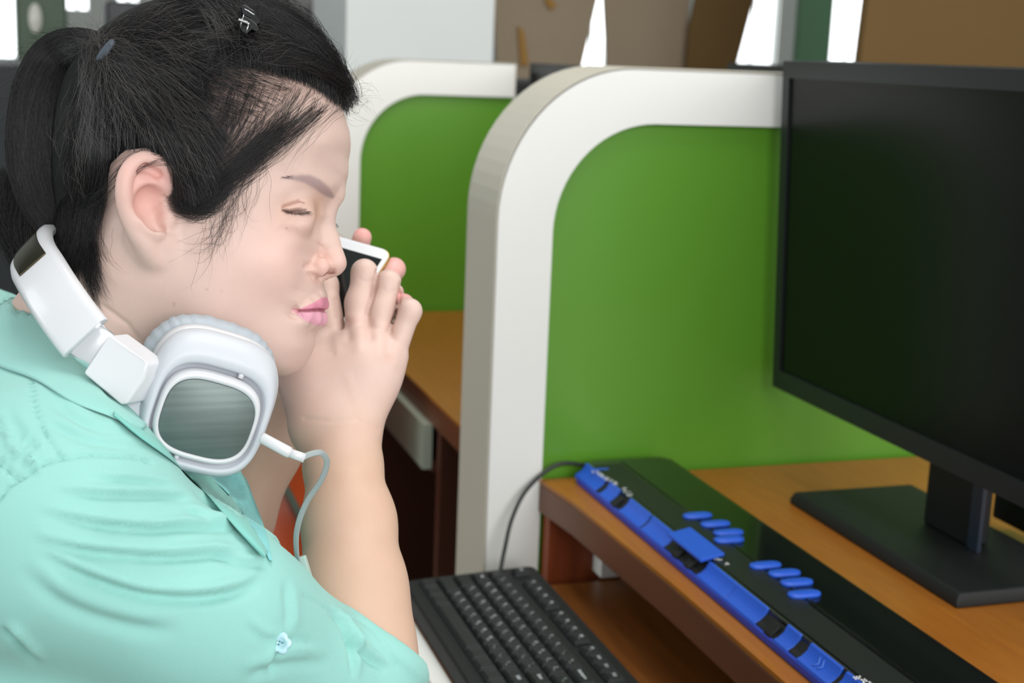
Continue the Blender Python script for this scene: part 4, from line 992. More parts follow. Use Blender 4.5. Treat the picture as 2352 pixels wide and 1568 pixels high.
# ------------------------------------------------------------ carrels, desk, room  (world coordinates, floor z = 0, desk z = 0.74)
DZ = .74
def zc(z): return z + CAMZ
M_white = mat('white_laminate', lin(238, 238, 234), rough=.45, noise=.05, nscale=6)
M_beige = mat('cream_edge_laminate', lin(196, 190, 176), rough=.5, noise=.06, nscale=8)
M_green = mat('green_laminate', lin(92, 150, 40), rough=.32, noise=.06, nscale=5, spec=.5)
M_wood = mat('orange_brown_woodgrain', lin(172, 108, 36), rough=.38, noise=.30, nscale=18, stretch=(9, .7, 9), c2=lin(138, 78, 22))
M_edge = mat('brown_desk_edge', lin(104, 62, 38), rough=.4, noise=.15, nscale=20, stretch=(1, .3, 3))
M_red = mat('reddish_wood_board', lin(150, 70, 28), rough=.45, noise=.3, nscale=16, stretch=(6, 6, .8), c2=lin(110, 44, 16))
M_bk = mat('black_matt_plastic', lin(18, 20, 21), rough=.5, spec=.3)
M_bk2 = mat('black_textured_plastic', lin(20, 23, 24), rough=.55, spec=.35, bump=.3, bscale=900)
M_scr = mat('dark_lcd_screen', lin(8, 12, 10), rough=.30, spec=.22)

def carrel(y, tops, label, x1=1.45):
    y0, y1 = y, y + .11
    t = thing('study_carrel_partition', (.98, y0 + .055, 0), label, 'partition', 'study carrel partitions')
    x0, R_ = .453, .150
    def arc(cx, cz, rx, rz, n=18): return [(cx - rx * math.cos(a), cz + rz * math.sin(a)) for a in np.linspace(0, math.pi / 2, n)]
    top = zc(-.012 if tops is None else tops); rz = .165; rx = .150
    out = [(x0, 0.0)] + arc(x0 + rx, top - rz, rx, rz) + [(x1, top), (x1, 0.0)]
    tin = top - .058; inn = [(x0 + .063, DZ - .25)] + arc(x0 + .063 + .115, tin - .120, .115, .120) + [(x1 - .002, tin), (x1 - .002, DZ - .25)]
    # white frame: outer outline joined to inner outline, front and back faces and edges
    n = len(out); V = [(x, yy, z) for yy in (y0, y1) for x, z in out] + [(x, yy, z) for yy in (y0, y1) for x, z in inn]
    F = []
    for i in range(n - 1):
        F.append((i, i + 1, 2 * n + i + 1, 2 * n + i)); F.append((n + i, 3 * n + i, 3 * n + i + 1, n + i + 1)); F.append((2 * n + i, 2 * n + i + 1, 3 * n + i + 1, 3 * n + i))
    F += [(0, 2 * n, 3 * n - 1, n - 1), (n, 2 * n - 1, 4 * n - 1, 3 * n), (2 * n, 3 * n, 4 * n - 1, 3 * n - 1)]
    mb = MB(); mb.add(V, F); mb.build('frame', M_white, t)
    mb = MB(); V = [(x - (.0015 if k < n - 1 else 0), yy, z + (.0015 if 0 < k < n - 1 else 0)) for yy in (y0 - .0004, y1 + .0004) for k, (x, z) in enumerate(out)]
    mb.add(V, [(i, i + n, i + n + 1, i + 1) for i in range(n - 1)] + [tuple(range(n)), tuple(range(2 * n - 1, n - 1, -1))][:0]); 
    eb = mb.build('edge_band', M_beige, t)
    so = eb.modifiers.new('s', 'SOLIDIFY'); so.thickness = .0015; so.offset = 0; props(eb, 'cream coloured edge band')
    mb = MB(); mb.prism([(x, y0 + .010, z) for x, z in inn], (0, .090, 0)); g = mb.build('green_panel', M_green, t); props(g, 'glossy green inner panel')
    return t
carrel(1.4235, None, 'rounded white partition with a green panel, nearest the big monitor')
carrel(2.44, -.020, 'rounded white partition with a green panel, further back behind the hands', x1=.80)

# desks
def desk(y0, y1, x0, label, tray_x, zt, nm='desk'):
    d = thing(nm, (x0 + .3, (y0 + y1) / 2, 0), label, 'desk')
    mb = MB(); mb.box(x0, 1.45, y0, y1, DZ - .004, DZ); mb.build('desktop', M_wood, d)
    mb = MB(); mb.box(x0, 1.45, y0, y1, DZ - .038, DZ - .0045); mb.build('desktop_edge', M_edge, d, bevel=.002)
    mb = MB(); mb.box(x0 + .035, 1.40, y1 - .02, y1, .02, DZ - .0385); mb.build('side_board', M_red, d)
    mb = MB(); mb.box(1.38, 1.40, y0, y1 - .021, .1, DZ - .0385); mb.build('back_board', M_red, d)
    return d
D1 = thing('computer_desk', (.9, 1.0, 0), 'wooden desk with orange-brown top under the big monitor', 'desk')
mb = MB(); mb.prism([(.513, 1.423, DZ - .004), (.522, 1.34, DZ - .004), (.530, 1.10, DZ - .004), (.530, .42, DZ - .004), (1.45, .42, DZ - .004), (1.45, 1.423, DZ - .004)], (0, 0, .004)); mb.build('desktop', M_wood, D1)
mb = MB(); mb.prism([(.513, 1.423, DZ - .038), (.522, 1.34, DZ - .038), (.530, 1.10, DZ - .038), (.530, .42, DZ - .038), (1.45, .42, DZ - .038), (1.45, 1.423, DZ - .038)], (0, 0, .0335)); mb.build('desktop_edge', M_edge, D1, bevel=.002)
mb = MB(); mb.box(.585, .605, .42, 1.40, DZ - .085, DZ - .0385); mb.build('apron', M_red, D1)
mb = MB(); mb.box(.52, 1.40, 1.402, 1.4225, .02, DZ - .0385); mb.build('side_board', M_red, D1)
mb = MB(); mb.box(.52, 1.40, .42, .44, .02, DZ - .0385); mb.build('side_board', M_red, D1)
mb = MB(); mb.box(1.38, 1.40, .441, 1.401, .02, DZ - .0385); mb.build('back_board', M_red, D1)
mb = MB(); mb.box(.575, .80, 1.375, 1.401, zc(-.575), zc(-.555)); rl = mb.build('drawer_rail', M_white, D1); props(rl, 'white drawer rail')
TZ = zc(-.578)
tray = thing('keyboard_tray', (.6, .95, TZ - .02), 'pull-out wooden tray with white front edge under the keyboard', 'keyboard tray')
mb = MB(); mb.box(.3425, .86, .46, 1.374, TZ - .016, TZ); mb.build('tray_board', mat('tray_woodgrain', lin(150, 92, 38), rough=.35, noise=.4, nscale=14, stretch=(7, .6, 9), c2=lin(92, 50, 20)), tray)
mb = MB(); mb.box(.323, .342, .455, 1.376, TZ - .028, TZ); mb.build('front_edge', M_white, tray, bevel=.002)
_r = M_red; M_red = mat('dark_red_board', lin(74, 34, 20), rough=.5)  # second desk's red boards coloured darker to stand for under-desk shade
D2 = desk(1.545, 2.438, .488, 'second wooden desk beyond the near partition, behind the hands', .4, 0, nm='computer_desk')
tr2 = thing('keyboard_tray', (.5, 2.0, zc(-.60)), 'empty white-edged tray under the further desk', 'keyboard tray')
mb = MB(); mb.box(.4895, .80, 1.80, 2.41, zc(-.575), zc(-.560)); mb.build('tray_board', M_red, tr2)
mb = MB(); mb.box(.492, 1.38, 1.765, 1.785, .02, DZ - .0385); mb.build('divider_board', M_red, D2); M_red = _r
mb = MB(); mb.box(.476, .489, 1.80, 2.41, zc(-.570), zc(-.506)); mb.build('front_edge', mat('grey_tray_edge', lin(158, 164, 148), rough=.5), tr2)  # white edge greyed, the shade under the desk is in its colour

# ------------------------------------------------------------ computer keyboard
KT = zc(-.550); KX0, KX1, KY0, KY1 = .343, .4905, .925, 1.367
kb = thing('computer_keyboard', ((KX0 + KX1) / 2, (KY0 + KY1) / 2, TZ), 'black full-size computer keyboard on the pull-out tray', 'keyboard')
mb = MB(); r = .008
pts = []
for cx, cy, a0 in ((KX1 - r, KY1 - r, 0), (KX0 + r, KY1 - r, 90), (KX0 + r, KY0 + r, 180), (KX1 - r, KY0 + r, 270)):
    for i in range(6): a = math.radians(a0 + 18 * i); pts.append((cx + r * math.cos(a), cy + r * math.sin(a)))
def kz(x): return KT - .006 + (x - KX0) / (KX1 - KX0) * .006
mb.rings([[(x, y, TZ) for x, y in pts], [(x, y, kz(x) - .003) for x, y in pts], [(x + (.0015 if x < .41 else -.0015), y + (.0015 if y < 1.1 else -.0015), kz(x)) for x, y in pts]], True, True, False)
mb.build('case', M_bk2, kb)
# keys: rows from the user's edge (small x) outwards, seen from the left end (large y) towards the camera
M_key = mat('charcoal_key', lin(27, 30, 31), rough=.5, spec=.35, bump=.2, bscale=700); M_leg = mat('key_legend_print', lin(205, 210, 215), rough=.6)
U1 = .0190
def keycap(x0, x1, y1, w, h=.0065):
    """x0..x1 across the row, y1 the end nearest the far wall, w its length towards the camera"""
    ya, yb = y1 - w, y1; g = .0008; z = kz((x0 + x1) / 2) - .001; i = .0026
    mb.rings([[(x0 + g, ya + g, z), (x1 - g, ya + g, z), (x1 - g, yb - g, z), (x0 + g, yb - g, z)],
              [(x0 + g + .0004, ya + g + .0004, z + h * .4), (x1 - g - .0004, ya + g + .0004, z + h * .4), (x1 - g - .0004, yb - g - .0004, z + h * .4), (x0 + g + .0004, yb - g - .0004, z + h * .4)],
              [(x0 + g + i, ya + g + i, z + h), (x1 - g - i * .6, ya + g + i, z + h), (x1 - g - i * .6, yb - g - i, z + h), (x0 + g + i, yb - g - i, z + h)],
              [(x0 + g + i + .001, ya + g + i + .001, z + h - .0005), (x1 - g - i * .6 - .001, ya + g + i + .001, z + h - .0005), (x1 - g - i * .6 - .001, yb - g - i - .001, z + h - .0005), (x0 + g + i + .001, yb - g - i - .001, z + h - .0005)]], True, True, False)
    return (x0 + x1) / 2 + .001, (ya + yb) / 2, z + h
rows = [[1.25, 1.25, 1.25, 5.75, 1.25, 1.25, 1.25, 1.25], [2.25] + [1] * 10 + [2.25], [1.75] + [1] * 11 + [1.75], [1.5] + [1] * 12 + [1.5], [1] * 13 + [2], [1, -1, 1, 1, 1, 1, -.5, 1, 1, 1, 1, -.5, 1, 1, 1, 1]]
glyphs = [['', '', '', '', '', '', '', ''], ['', 'Z', 'X', 'C', 'V', 'B', 'N', 'M', ',', '.', '/', 'Shift'], ['', 'A', 'S', 'D', 'F', 'G', 'H', 'J', 'K', 'L', ';', "'", 'Enter'],
          ['Tab', 'Q', 'W', 'E', 'R', 'T', 'Y', 'U', 'I', 'O', 'P', '[', ']', '\\'], ['`'] + list('1234567890-=') + ['Backspace'], ['Esc', 'F1', 'F2', 'F3', 'F4', 'F5', 'F6', 'F7', 'F8', 'F9', 'F10', 'F11', 'F12']]
xr = [KX0 + .013 + U1 * i for i in range(5)] + [KX0 + .013 + U1 * 5 + .008]
txts = []; protos = {}
def text_mesh(s, size):
    if s in protos: return protos[s]
    c = bpy.data.curves.new('t', 'FONT'); c.body = s; c.size = size; c.extrude = 0; c.offset = .0001; c.align_x = 'CENTER'; c.align_y = 'CENTER'; c.resolution_u = 2
    o = bpy.data.objects.new('t', c); COL.objects.link(o); bpy.context.view_layer.update()
    me = bpy.data.meshes.new_from_object(o.evaluated_get(bpy.context.evaluated_depsgraph_get())); bpy.data.objects.remove(o); me.materials.clear(); me.materials.append(M_leg); protos[s] = me; return me
def legend(s, x, y, z, parent, size=.0042, rot=-math.pi / 2):
    me = text_mesh(s, size); me2 = me
    v = np.zeros(len(me.vertices) * 3); me.vertices.foreach_get('co', v); v = v.reshape(-1, 3)
    c_, s_ = math.cos(rot), math.sin(rot); V = [(x + a * c_ - b * s_, y + a * s_ + b * c_, z) for a, b, _ in v]
    return V, [tuple(p.vertices) for p in me.polygons]
def key(x0, x1, y1, w, g):
    global mb
    mb = MB(); cx, cy, cz = keycap(x0, x1, y1, w); k = mb.build('key', M_key, kb)
    if g:
        lb = MB(); big = len(g) > 2
        V, F = legend(g, cx + (0 if big else .0012), cy + (0 if big else .0018), cz + .0001, k, .0046); lb.add(V, F)
        if not big:
            V, F = legend({'1': '+', '2': '-'}.get(g, g.lower() if g.isalpha() else '~'), cx - .0022, cy - .0024, cz + .0001, k, .0040); lb.add(V, F)
        lb.build('legend', M_leg, k)
nk_ = 0
for ri, row in enumerate(rows):
    y = KY1 - .012; ki = 0
    for w in row:
        if w < 0: y -= -w * U1; continue
        if ri == 5: g = glyphs[5][ki] if ki < 13 else ''
        else: g = glyphs[ri][ki] if ki < len(glyphs[ri]) else ''
        if y - w * U1 > .935: key(xr[ri], xr[ri] + U1, y, w * U1, g); nk_ += 1
        y -= w * U1; ki += 1
for ri in range(6):                        # the small cursor and editing block towards the camera
    for j in range(3):
        if ri in (1,) and j != 1: continue
        if ri == 2: continue
        y = KY1 - .012 - 15.25 * U1 - j * U1 - .001
        if ri == 5: continue
        key(xr[ri], xr[ri] + U1, y, U1, '')
        nk_ += 1
print('keys', nk_)
kc = bez([(.452, 1.366, KT - .004), (.462, 1.385, KT + .012), (.475, 1.400, KT + .045), (.497, 1.412, KT + .075), (.535, 1.418, DZ + .018), (.580, 1.4185, DZ + .012), (.640, 1.4190, DZ + .006)], 8)
mb = MB(); mb.tube(kc, .0024, 12); mb.build('cable', mat('black_rubber_cable', lin(26, 34, 30), rough=.45), kb)

# ------------------------------------------------------------ braille display
BX0, BX1, BY0, BY1 = .549, .667, .76, 1.437; BY1 = 1.415; BT = DZ + .022
bd = thing('braille_display', ((BX0 + BX1) / 2, (BY0 + BY1) / 2, DZ), 'long black braille display with blue keys along the desk front', 'braille display')
M_pb = mat('piano_black_plastic', lin(16, 20, 18), rough=.10, coat=.3); M_blue = mat('cobalt_blue_plastic', lin(30, 84, 196), rough=.42); M_blued = mat('deep_blue_base', lin(30, 60, 170), rough=.45)
mb = MB(); mb.prism([(BX0, BY0, DZ), (BX0, BY1 - .015, DZ), (BX0 + .012, BY1, DZ), (BX1 - .01, BY1, DZ), (BX1, BY1 - .012, DZ), (BX1, BY0, DZ)], (0, 0, .008)); mb.build('base', M_blued, bd, bevel=.002)
mb = MB(); mb.prism([(BX0 + .014, BY0, DZ + .008), (BX0 + .014, BY1 - .015, DZ + .008), (BX0 + .022, BY1, DZ + .008), (BX1 - .01, BY1, DZ + .008), (BX1, BY1 - .012, DZ + .008), (BX1, BY0, DZ + .008)], (0, 0, .0135)); mb.build('case', M_pb, bd, bevel=.0025, seg=3)
mb = MB(); mb.box(BX0 + .055, BX0 + .058, BY0 + .01, BY1 - .012, BT - .0012, BT + .0006); mb.build('ridge', M_pb, bd, bevel=.0005)
mb = MB(); mb.box(BX0 + .018, BX0 + .051, BY0 + .005, BY1 - .02, BT - .001, BT + .0002); mb.build('reading_strip', mat('satin_black', lin(20, 24, 22), rough=.45), bd)
mb = MB(); mb.prism([(x, BY0 + .003, z) for x, z in ((BX0 + .002, DZ + .007), (BX0 + .003, DZ + .009), (BX0 + .0075, DZ + .0115), (BX0 + .013, DZ + .0165), (BX0 + .0165, DZ + .0185), (BX0 + .018, DZ + .006))], (0, BY1 - BY0 - .02, 0)); mb.build('key_bed', M_bk, bd)
# blue rocker keys on the sloping front, placed by their ends along the display
def bkey(y1, y0, w=0, name='front_key', m=None):
    mb = MB(); y1 -= .0026; y0 += .0026
    prof = [(BX0 + .0005, DZ + .004), (BX0 + .0012, DZ + .0092), (BX0 + .0055, DZ + .0108), (BX0 + .0105, DZ + .0150), (BX0 + .0130, DZ + .0205), (BX0 + .0155, DZ + .0212), (BX0 + .0165, DZ + .004)]
    mb.prism([(x, y0, z) for x, z in prof], (0, y1 - y0, 0)); return mb.build(name, m or M_blue, bd, bevel=.0008)
def yon(px_, py_): return onx(px_, py_, BX0 + .006)[1]
ks = [((1328,1098),(1376,1150)), ((1382,1130),(1408,1176)), ((1428,1172),(1478,1232)), ((1478,1210),(1533,1285)), ((1606,1320),(1674,1396)), ((1670,1374),(1745,1455)), ((1784,1465),(1820,1524)), ((1836,1512),(1915,1590))]
for (a, b_), (c, d) in ks: bkey(yon(a, b_), yon(c, d))
bkey(yon(1915, 1592), yon(2010, 1680)); bkey(yon(2020,1690), yon(2110,1780))
mb = MB(); ya, yb = yon(1535, 1262), yon(1612, 1318)
mb.prism([(BX0 + .004, yb, BT - .001), (BX0 + .004, ya, BT - .001), (BX0 + .030, ya + .004, BT + .002), (BX0 + .030, yb + .004, BT + .002)], (0, 0, .003)); nv = mb.build('navigation_key', M_blue, bd, bevel=.0008); props(nv, 'raised blue centre key')
for y_ in (yon(1412, 1180), yon(1552, 1300), yon(1580, 1325), yon(1765, 1480)):
    mb = MB(); mb.prism([(BX0 + .001, y_ - .010, DZ + .006), (BX0 + .001, y_ + .002, DZ + .006), (BX0 + .011, y_ + .002, DZ + .014), (BX0 + .011, y_ - .010, DZ + .014)], (0, 0, .004)); mb.build('black_key', M_bk, bd, bevel=.001)
# oval dot keys on top: two groups of four
for x_, y_ in ((1602,1183),(1643,1202),(1673,1222),(1674,1238),(1758,1297),(1802,1315),(1830,1336),(1847,1363)):
    p = onz(x_, y_, BT + .002); ax, ay = .0155, .0065; rg = []
    for sc, z in ((.90, BT - .001), (1, BT + .001), (.97, BT + .003), (.80, BT + .0038)):
        rg.append([(p[0] + ax * sc * math.copysign(abs(math.cos(t)) ** .6, math.cos(t)), p[1] + ay * sc * math.copysign(abs(math.sin(t)) ** .7, math.sin(t)), z) for t in np.linspace(0, 2 * math.pi, 28, endpoint=False)])
    mb = MB(); mb.rings(rg, True, True); mb.build('dot_key', M_blue, bd)
# raised white braille dots: clusters as seen
M_dot = mat('white_braille_dot', lin(225, 225, 225), rough=.5)
def cells(x0, y0, x1, y1, pats):
    a, b_ = onz(x0, y0, BT), onz(x1, y1, BT); n = len(pats)
    for i, pt in enumerate(pats):
        if pt is None: continue
        c = a + (b_ - a) * (i / max(1, n - 1)); mb = MB()
        for d in pt:
            dx, dy = (d % 3, d // 3); p = c + np.array([.0025 - .0025 * dx, -.0025 * dy, .0004])
            mb.tube([p - (0, 0, .0006), p + (0, 0, .0003)], .0008, 8)
        o = mb.build('braille_cell', M_dot, bd)
cells(1366, 1083, 1416, 1112, [(0,2,3,5), (0,1,3), (0,1,2,4), (1,2,3), (0,1,2,5), (0,2,4), (0,3,4), (1,2)])
cells(1432, 1122, 1446, 1136, [(0,1,4), (1,2,3), (0,2,4,5)])
cells(1632, 1274, 1664, 1294, [(0,1,5), (0,2,3), (1,2,3,4), None, (0,3,4)])
cells(1968, 1555, 1990, 1568, [(0,1,2,4,5), (0,1,3,4), (0,2,3,5)])
mb = MB(); p = onz(1376, 1076, BT); mb.box(p[0] - .012, p[0] + .010, p[1] - .005, p[1] + .000, BT - .001, BT + .0006); mb.build('blue_emblem', M_blue, bd, bevel=.0005)
# chevron mark pressed in the nearest front key
mb = MB(); 
for k in range(2):
    y_ = yon(1872, 1560) - .006 * k
    mb.tube([(BX0 + .0045, y_ + .004, DZ + .0108), (BX0 + .008, y_, DZ + .0138), (BX0 + .0115, y_ + .004, DZ + .0172)], .0004, 6)
mb.build('chevron_mark', mat('pale_blue_print', lin(90, 140, 230), rough=.4), bd)

# ------------------------------------------------------------ monitors
def monitor(x, yfar, w, h, zb, tilt, label, base=True, bx=(.756, .93), by=(.985, 1.288)):
    m = thing('computer_monitor', ((bx[0] + bx[1]) / 2, (by[0] + by[1]) / 2, DZ), label, 'monitor', 'computer monitors')
    ct, s_ = math.cos(tilt), math.sin(tilt)
    def T(u, v, d): return (x + v * s_ + d * ct, yfar - u, zb + v * ct - d * s_)      # u along -Y, v up, d away from the user
    def bx_(u0, u1, v0, v1, d0, d1):
        q = MB(); V = [T(u, v, d) for u in (u0, u1) for v in (v0, v1) for d in (d0, d1)]
        q.add(V, [(0, 1, 3, 2), (4, 6, 7, 5), (0, 4, 5, 1), (2, 3, 7, 6), (0, 2, 6, 4), (1, 5, 7, 3)]); return q
    bx_(0, w, 0, h, .012, .045).build('back_case', M_bk, m, bevel=.006)
    fr = MB(); bw = .014
    for r in ((0, w, 0, .022), (0, w, h - bw - .004, h), (0, bw, .022, h - bw - .004), (w - bw, w, .022, h - bw - .004)):
        q = bx_(r[0], r[1], r[2], r[3], 0, .0125); fr.add(q.v, q.f)
    fr.build('bezel', mat('dark_bezel_plastic', lin(24, 28, 30), rough=.42), m)
    bx_(bw, w - bw, .022, h - bw - .004, .003, .012).build('screen', M_scr, m)
    if base:
        q = MB(); q.rings([[(bx[0], by[0], z), (bx[0] + .155, by[0], z), (bx[0] + .155, by[1], z), (bx[0], by[1], z)] for z in (DZ, DZ + .006)] + [[(bx[0] + .004, by[0] + .003, DZ + .014), (bx[0] + .151, by[0] + .003, DZ + .014), (bx[0] + .151, by[1] - .003, DZ + .014), (bx[0] + .004, by[1] - .003, DZ + .014)]], True, True, False)
        q.build('stand_base', M_bk2, m, bevel=.002)
        q = MB(); q.box(bx[0] + .085, bx[0] + .11, 1.09, 1.165, DZ + .014, zb + h * .5); q.build('stand_post', M_bk, m, bevel=.003)
        q = MB(); q.box(bx[0] + .083, bx[0] + .088, 1.072, 1.0885, DZ + .014, zb + .1); q.build('post_trim', mat('navy_trim', lin(30, 40, 54), rough=.4), m, bevel=.001)
    return m
monitor(.787, 1.400, .535, .370, zc(-.366), -.050, 'large black widescreen monitor on the desk, screen dark')
monitor(.812, 2.425, .45, .30, zc(-.315), .03, 'distant black monitor top seen between the two partitions', bx=(.84, .98), by=(2.0, 2.3))
mb = MB(); mb.tube(bez([(.93, 1.06, DZ + .10), (.935, 1.03, DZ + .06), (.945, .98, DZ + .03), (.96, .90, DZ + .006), (1.0, .80, DZ + .006)], 8), .003, 10)
props(mb.build('power_cord', M_bk), 'thin black cord curving down behind the monitor stand', 'cord')

# ------------------------------------------------------------ the room behind
def st(name, mb, m, **k): o = mb.build(name, m, None, **k); o['kind'] = 'structure'; return o
q = MB(); q.box(-4, 5, -1.2, 7.6, -.05, 0); st('floor', q, mat('grey_green_floor', lin(96, 112, 92), rough=.5, noise=.15, nscale=4))
q = MB(); q.box(-4, 5, -1.2, 7.6, 3.1, 3.15); st('ceiling', q, mat('ceiling_paint', lin(225, 228, 224), rough=.8))
M_wall = mat('wall_paint', lin(206, 208, 205), rough=.7, noise=.04, nscale=3)
WY = 7.0
# far wall built round three windows
def wx(p_): return ony(p_, 20, WY)[0]
wins = [(wx(-420), wx(36)), (wx(150), wx(206)), (wx(268), wx(322)), (wx(470), wx(520)), (wx(572), wx(632)), (wx(1325), wx(1402)), (wx(1680), wx(1792)), (wx(1900), wx(2010))]
sill = [ony(0, y_, WY)[2] for y_ in (132, 14, 6, 4, 34, 300)] + [.95, .95]
q = MB(); x_ = -4.0
for (a, b_), sl_ in zip(wins, sill): q.box(x_, a, WY, WY + .12, 0, 3.1); q.box(a, b_, WY, WY + .12, 0, sl_); q.box(a, b_, WY, WY + .12, 2.6, 3.1); x_ = b_
q.box(x_, 5.0, WY, WY + .12, 0, 3.1); st('wall_back', q, M_wall)
q = MB(); q.box(5, 5.1, -1.2, 7.6, 0, 3.1); st('wall_right', q, M_wall)
q = MB(); q.box(-4.1, -4, 2.6, 7.6, 0, 3.1); st('wall_left', q, M_wall)
M_day = bpy.data.materials.new('bright_daylight_glazing'); M_day.use_nodes = True
e = M_day.node_tree.nodes['Principled BSDF']; e.inputs['Emission Color'].default_value = (.95, .98, 1, 1); e.inputs['Emission Strength'].default_value = 2.6; e.inputs['Base Color'].default_value = (.8, .85, .9, 1)
for i, ((a, b_), sl_) in enumerate(zip(wins, sill)):
    w_ = bpy.data.objects.new('window_%d' % (i + 1), None); COL.objects.link(w_); w_.location = ((a + b_) / 2, WY + .06, sl_); w_['kind'] = 'structure'
    q = MB(); q.box(a, b_, WY + .07, WY + .08, sl_, 2.6); q.build('window_pane', M_day, w_)
    q = MB(); n = max(2, int((b_ - a) / .11))
    for k in range(n + 1): xx = a + (b_ - a) * k / n; q.tube([(xx, WY + .03, sl_), (xx, WY + .03, 2.6)], .007, 6)
    q.build('window_bars', mat('painted_bars', lin(190, 195, 190), rough=.5), w_)
q = MB()
# white cabinet block / pillar behind the far partition
a, b_ = ony(795, 100, 3.3), ony(1133, 100, 3.3)
q.box(a[0], b_[0], 3.3, 3.75, 0, 3.1); st('trim_1', q, mat('white_pillar_paint', lin(222, 225, 225), rough=.6, noise=.05, nscale=3))
a, b_ = ony(1838, 50, 5.2), ony(1912, 50, 5.2)
q = MB(); q.box(a[0], b_[0], 5.2, 5.24, 0, 3.1); st('trim_2', q, mat('green_post_paint', lin(96, 140, 104), rough=.5))

# cardboard sheets leaning on the carrels behind
M_card = mat('brown_cardboard', lin(160, 142, 120), rough=.8, noise=.12, nscale=6); M_card2 = mat('dark_brown_cardboard', lin(112, 84, 42), rough=.8, noise=.12, nscale=6); M_fl = mat('torn_cardboard_edge', lin(160, 120, 60), rough=.9)
def sheet(poly, y, label, m, lean=.10):
    P = [ony(x, yy, y) for x, yy in poly]; z0 = min(p[2] for p in P)
    mb = MB(); mb.prism([(p[0], p[1] + (p[2] - z0) * lean, p[2]) for p in P], (0, .012, 0))
    return props(mb.build('cardboard_sheet', m, None), label, 'cardboard', 'cardboard sheets behind the partitions')
rack = thing('storage_rack', (2.0, 4.0, 0), 'low dark rack the cardboard stands on behind the partitions', 'rack')
zr = ony(1400, 175, 3.9)[2]
q = MB(); q.box(1.02, 3.3, 3.80, 4.60, zr - .06, zr - .03); q.build('shelf', M_bk, rack)
for x_ in (1.05, 3.22):
    for y_ in (3.83, 4.52): q = MB(); q.box(x_, x_ + .05, y_, y_ + .05, 0, zr - .06); q.build('leg', M_bk, rack)
SH1 = sheet([(1142,180),(1140,-80),(1400,-80),(1330,180)], 3.90, 'leftmost grey-brown cardboard sheet beside the white pillar', M_card)
sheet([(1396,180),(1392,-80),(1600,-80),(1575,180)], 3.92, 'middle brown cardboard sheet above the distant monitor', M_card)
sheet([(1575,180),(1590,60),(1625,-80),(1765,-80),(1684,180)], 3.87, 'slanting dark brown cardboard sheet left of the bright window', M_card2)
for p_ in (([(1196,150),(1192,60),(1206,72),(1214,150)]), ([(1255,0),(1268,22),(1284,12),(1262,-14)])):
    P = [ony(x, yy, 3.895) for x, yy in p_]; z0 = ony(1200,180,3.9)[2]
    mb = MB(); mb.prism([(p[0], p[1] + (p[2] - z0) * .10 - .006, p[2]) for p in P], (0, .006, 0)); mb.build('torn_flap', M_fl, SH1)
bigbox = thing('cardboard_sheet', tuple(ony(2200, 160, 3.0) - np.array([0, 0, .0])), 'large dark brown cardboard sheet standing above the big monitor', 'cardboard', 'cardboard sheets behind the partitions')
a, b_ = ony(1985, 135, 2.9), ony(2700, 150, 2.9)
zsh = a[2] - .02
q = MB(); q.prism([(a[0] - .01, 2.9, zsh), (a[0] + .03, 2.9, zsh + .85), (b_[0], 2.9, zsh + .85), (b_[0], 2.9, zsh)], (0, .03, 0)); q.build('board', M_card2, bigbox)
q = MB(); q.box(a[0] + .02, b_[0], 2.893, 2.90, zsh + .30, zsh + .33); q.build('packing_tape', mat('brown_tape', lin(112, 88, 50), rough=.3), bigbox)
q = MB(); q.box(a[0] - .05, b_[0] + .1, 2.85, 3.5, 0, zsh - .001); cb_ = q.build('cupboard', mat('grey_cupboard', lin(70, 74, 72), rough=.5), None); props(cb_, 'plain grey cupboard under the large cardboard sheet', 'cupboard')

# orange chair beyond the arms
M_or = mat('orange_plastic', lin(190, 76, 18), rough=.4)
p = ony(650, 1200, 2.05); chair = thing('chair', (p[0], 2.05, 0), 'orange plastic chair at the second desk', 'chair')
cx = p[0]
q = MB(); q.rings([[(cx + .02 - .02 * math.cos(v) + .02, 2.05 + .23 * u, .52 + .42 * vv) for u in np.linspace(-1, 1, 9)] + [(cx + .055 + .02, 2.05 + .23 * u, .52 + .42 * vv) for u in np.linspace(1, -1, 9)] for vv, v in ((0, 0), (.3, .5), (.7, .8), (1, 1))], True, True); q.build('backrest', M_or, chair, bevel=.004)
q = MB(); q.box(cx - .40, cx + .04, 1.83, 2.27, .44, .47); q.build('seat', M_or, chair, bevel=.012)
for dx in (-.37, .02):
    for dy in (-.19, .19): q = MB(); q.tube([(cx + dx, 2.05 + dy, .44), (cx + dx * 1.08, 2.05 + dy * 1.08, 0)], .011, 8); q.build('leg', M_bk, chair)

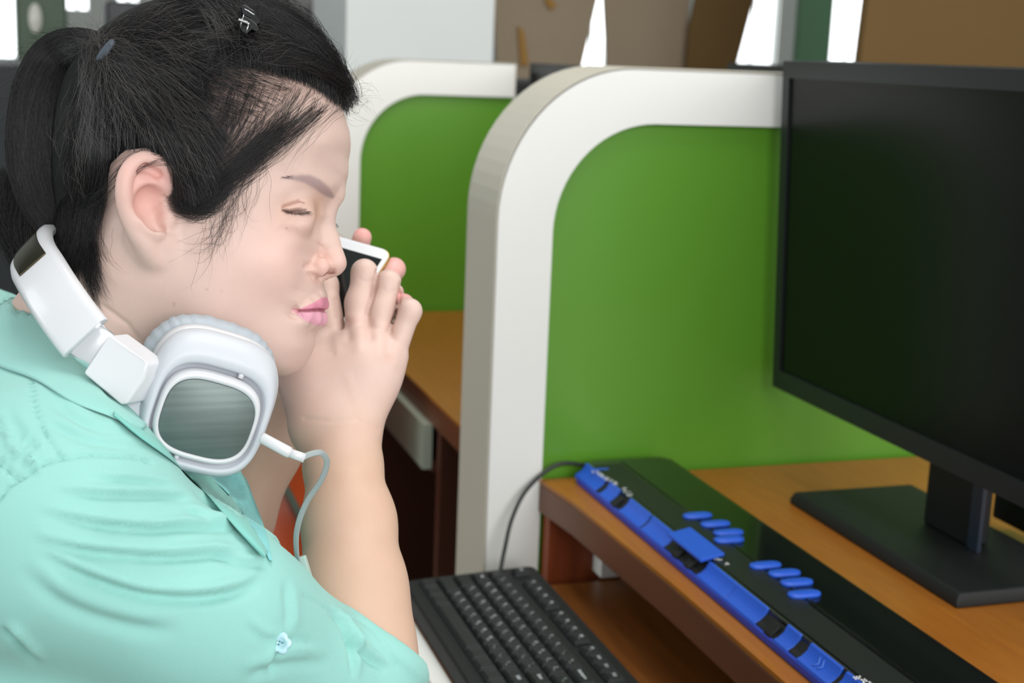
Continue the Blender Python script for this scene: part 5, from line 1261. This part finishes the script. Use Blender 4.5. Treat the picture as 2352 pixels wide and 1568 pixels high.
# things at the left, far behind the ponytail
q = MB(); a = ony(0, 138, 3.6); 
dt = thing('office_desk', (a[0], 3.7, 0), 'dark desk edge far behind the ponytail', 'desk')
q = MB(); q.box(a[0] - .5, ony(230, 138, 3.6)[0], 3.5, 4.2, a[2] - .55, a[2] - .01); q.build('screen_board', mat('near_black_board', lin(24, 30, 33), rough=.6), dt)
q = MB(); q.box(a[0] - .5, ony(200, 138, 3.6)[0], 3.45, 4.2, a[2] - .62, a[2] - .56); q.build('table_top', mat('buff_top', lin(150, 130, 100), rough=.5), dt)
q = MB(); q.box(a[0] - .4, ony(190, 138, 3.6)[0], 3.6, 4.1, 0, a[2] - .62); q.build('pedestal', mat('dark_red_wood', lin(70, 40, 28), rough=.5), dt)
for lbl, x0, x1, y0, y1, yy, m_, nm in (('blurred grey-green cabinet behind the ponytail', 38, 152, -60, 75, 5.0, mat('grey_green_metal', lin(84, 104, 82), rough=.5), 'metal_cabinet'),
        ('dark screen behind the crown of the head', 245, 330, 5, 100, 4.6, mat('charcoal_screen', lin(46, 50, 54), rough=.4), 'wall_screen'),
        ('narrow dark cabinet left of the white pillar', 745, 792, 0, 210, 5.6, mat('dark_cabinet', lin(52, 54, 50), rough=.5), 'tall_cabinet'),
        ('pale grey locker behind the front of the hair', 632, 742, -20, 200, 6.0, mat('pale_grey_metal', lin(168, 164, 166), rough=.5), 'locker')):
    a, b_ = ony(x0, y1, yy), ony(x1, y0, yy); z0 = 0 if nm != 'wall_screen' else a[2]
    t = thing(nm, ((a[0] + b_[0]) / 2, yy, z0), lbl, nm.split('_')[-1])
    q = MB(); q.box(a[0], b_[0], yy, yy + .3, z0, b_[2] + (.3 if y0 < 0 else 0)); q.build('body', m_, t, bevel=.01)
    q = MB(); q.box(a[0] + .01, b_[0] - .01, yy - .012, yy - .001, z0 + .03, b_[2] + (.27 if y0 < 0 else -.03)); q.build('door' if nm != 'wall_screen' else 'panel', m_, t)

a, b_ = ony(66, 76, 4.985), ony(96, 8, 4.985); cx_, cz_ = (a[0] + b_[0]) / 2, (a[2] + b_[2]) / 2  # pale disc added to imitate a bright reflection on the cabinet
q = MB(); q.rings([[(cx_ + (b_[0] - a[0]) / 2 * k * math.cos(t), y_, cz_ + (b_[2] - a[2]) / 2 * k * math.sin(t)) for t in np.linspace(0, 2 * math.pi, 28, endpoint=False)] for k, y_ in ((1, 4.986), (1, 4.976), (.93, 4.972))], True, True)
props(q.build('oval_mirror', mat('pale_mirror', lin(235, 232, 222), rough=.25), None), 'pale oval mirror hanging on the blurred grey-green cabinet', 'mirror')
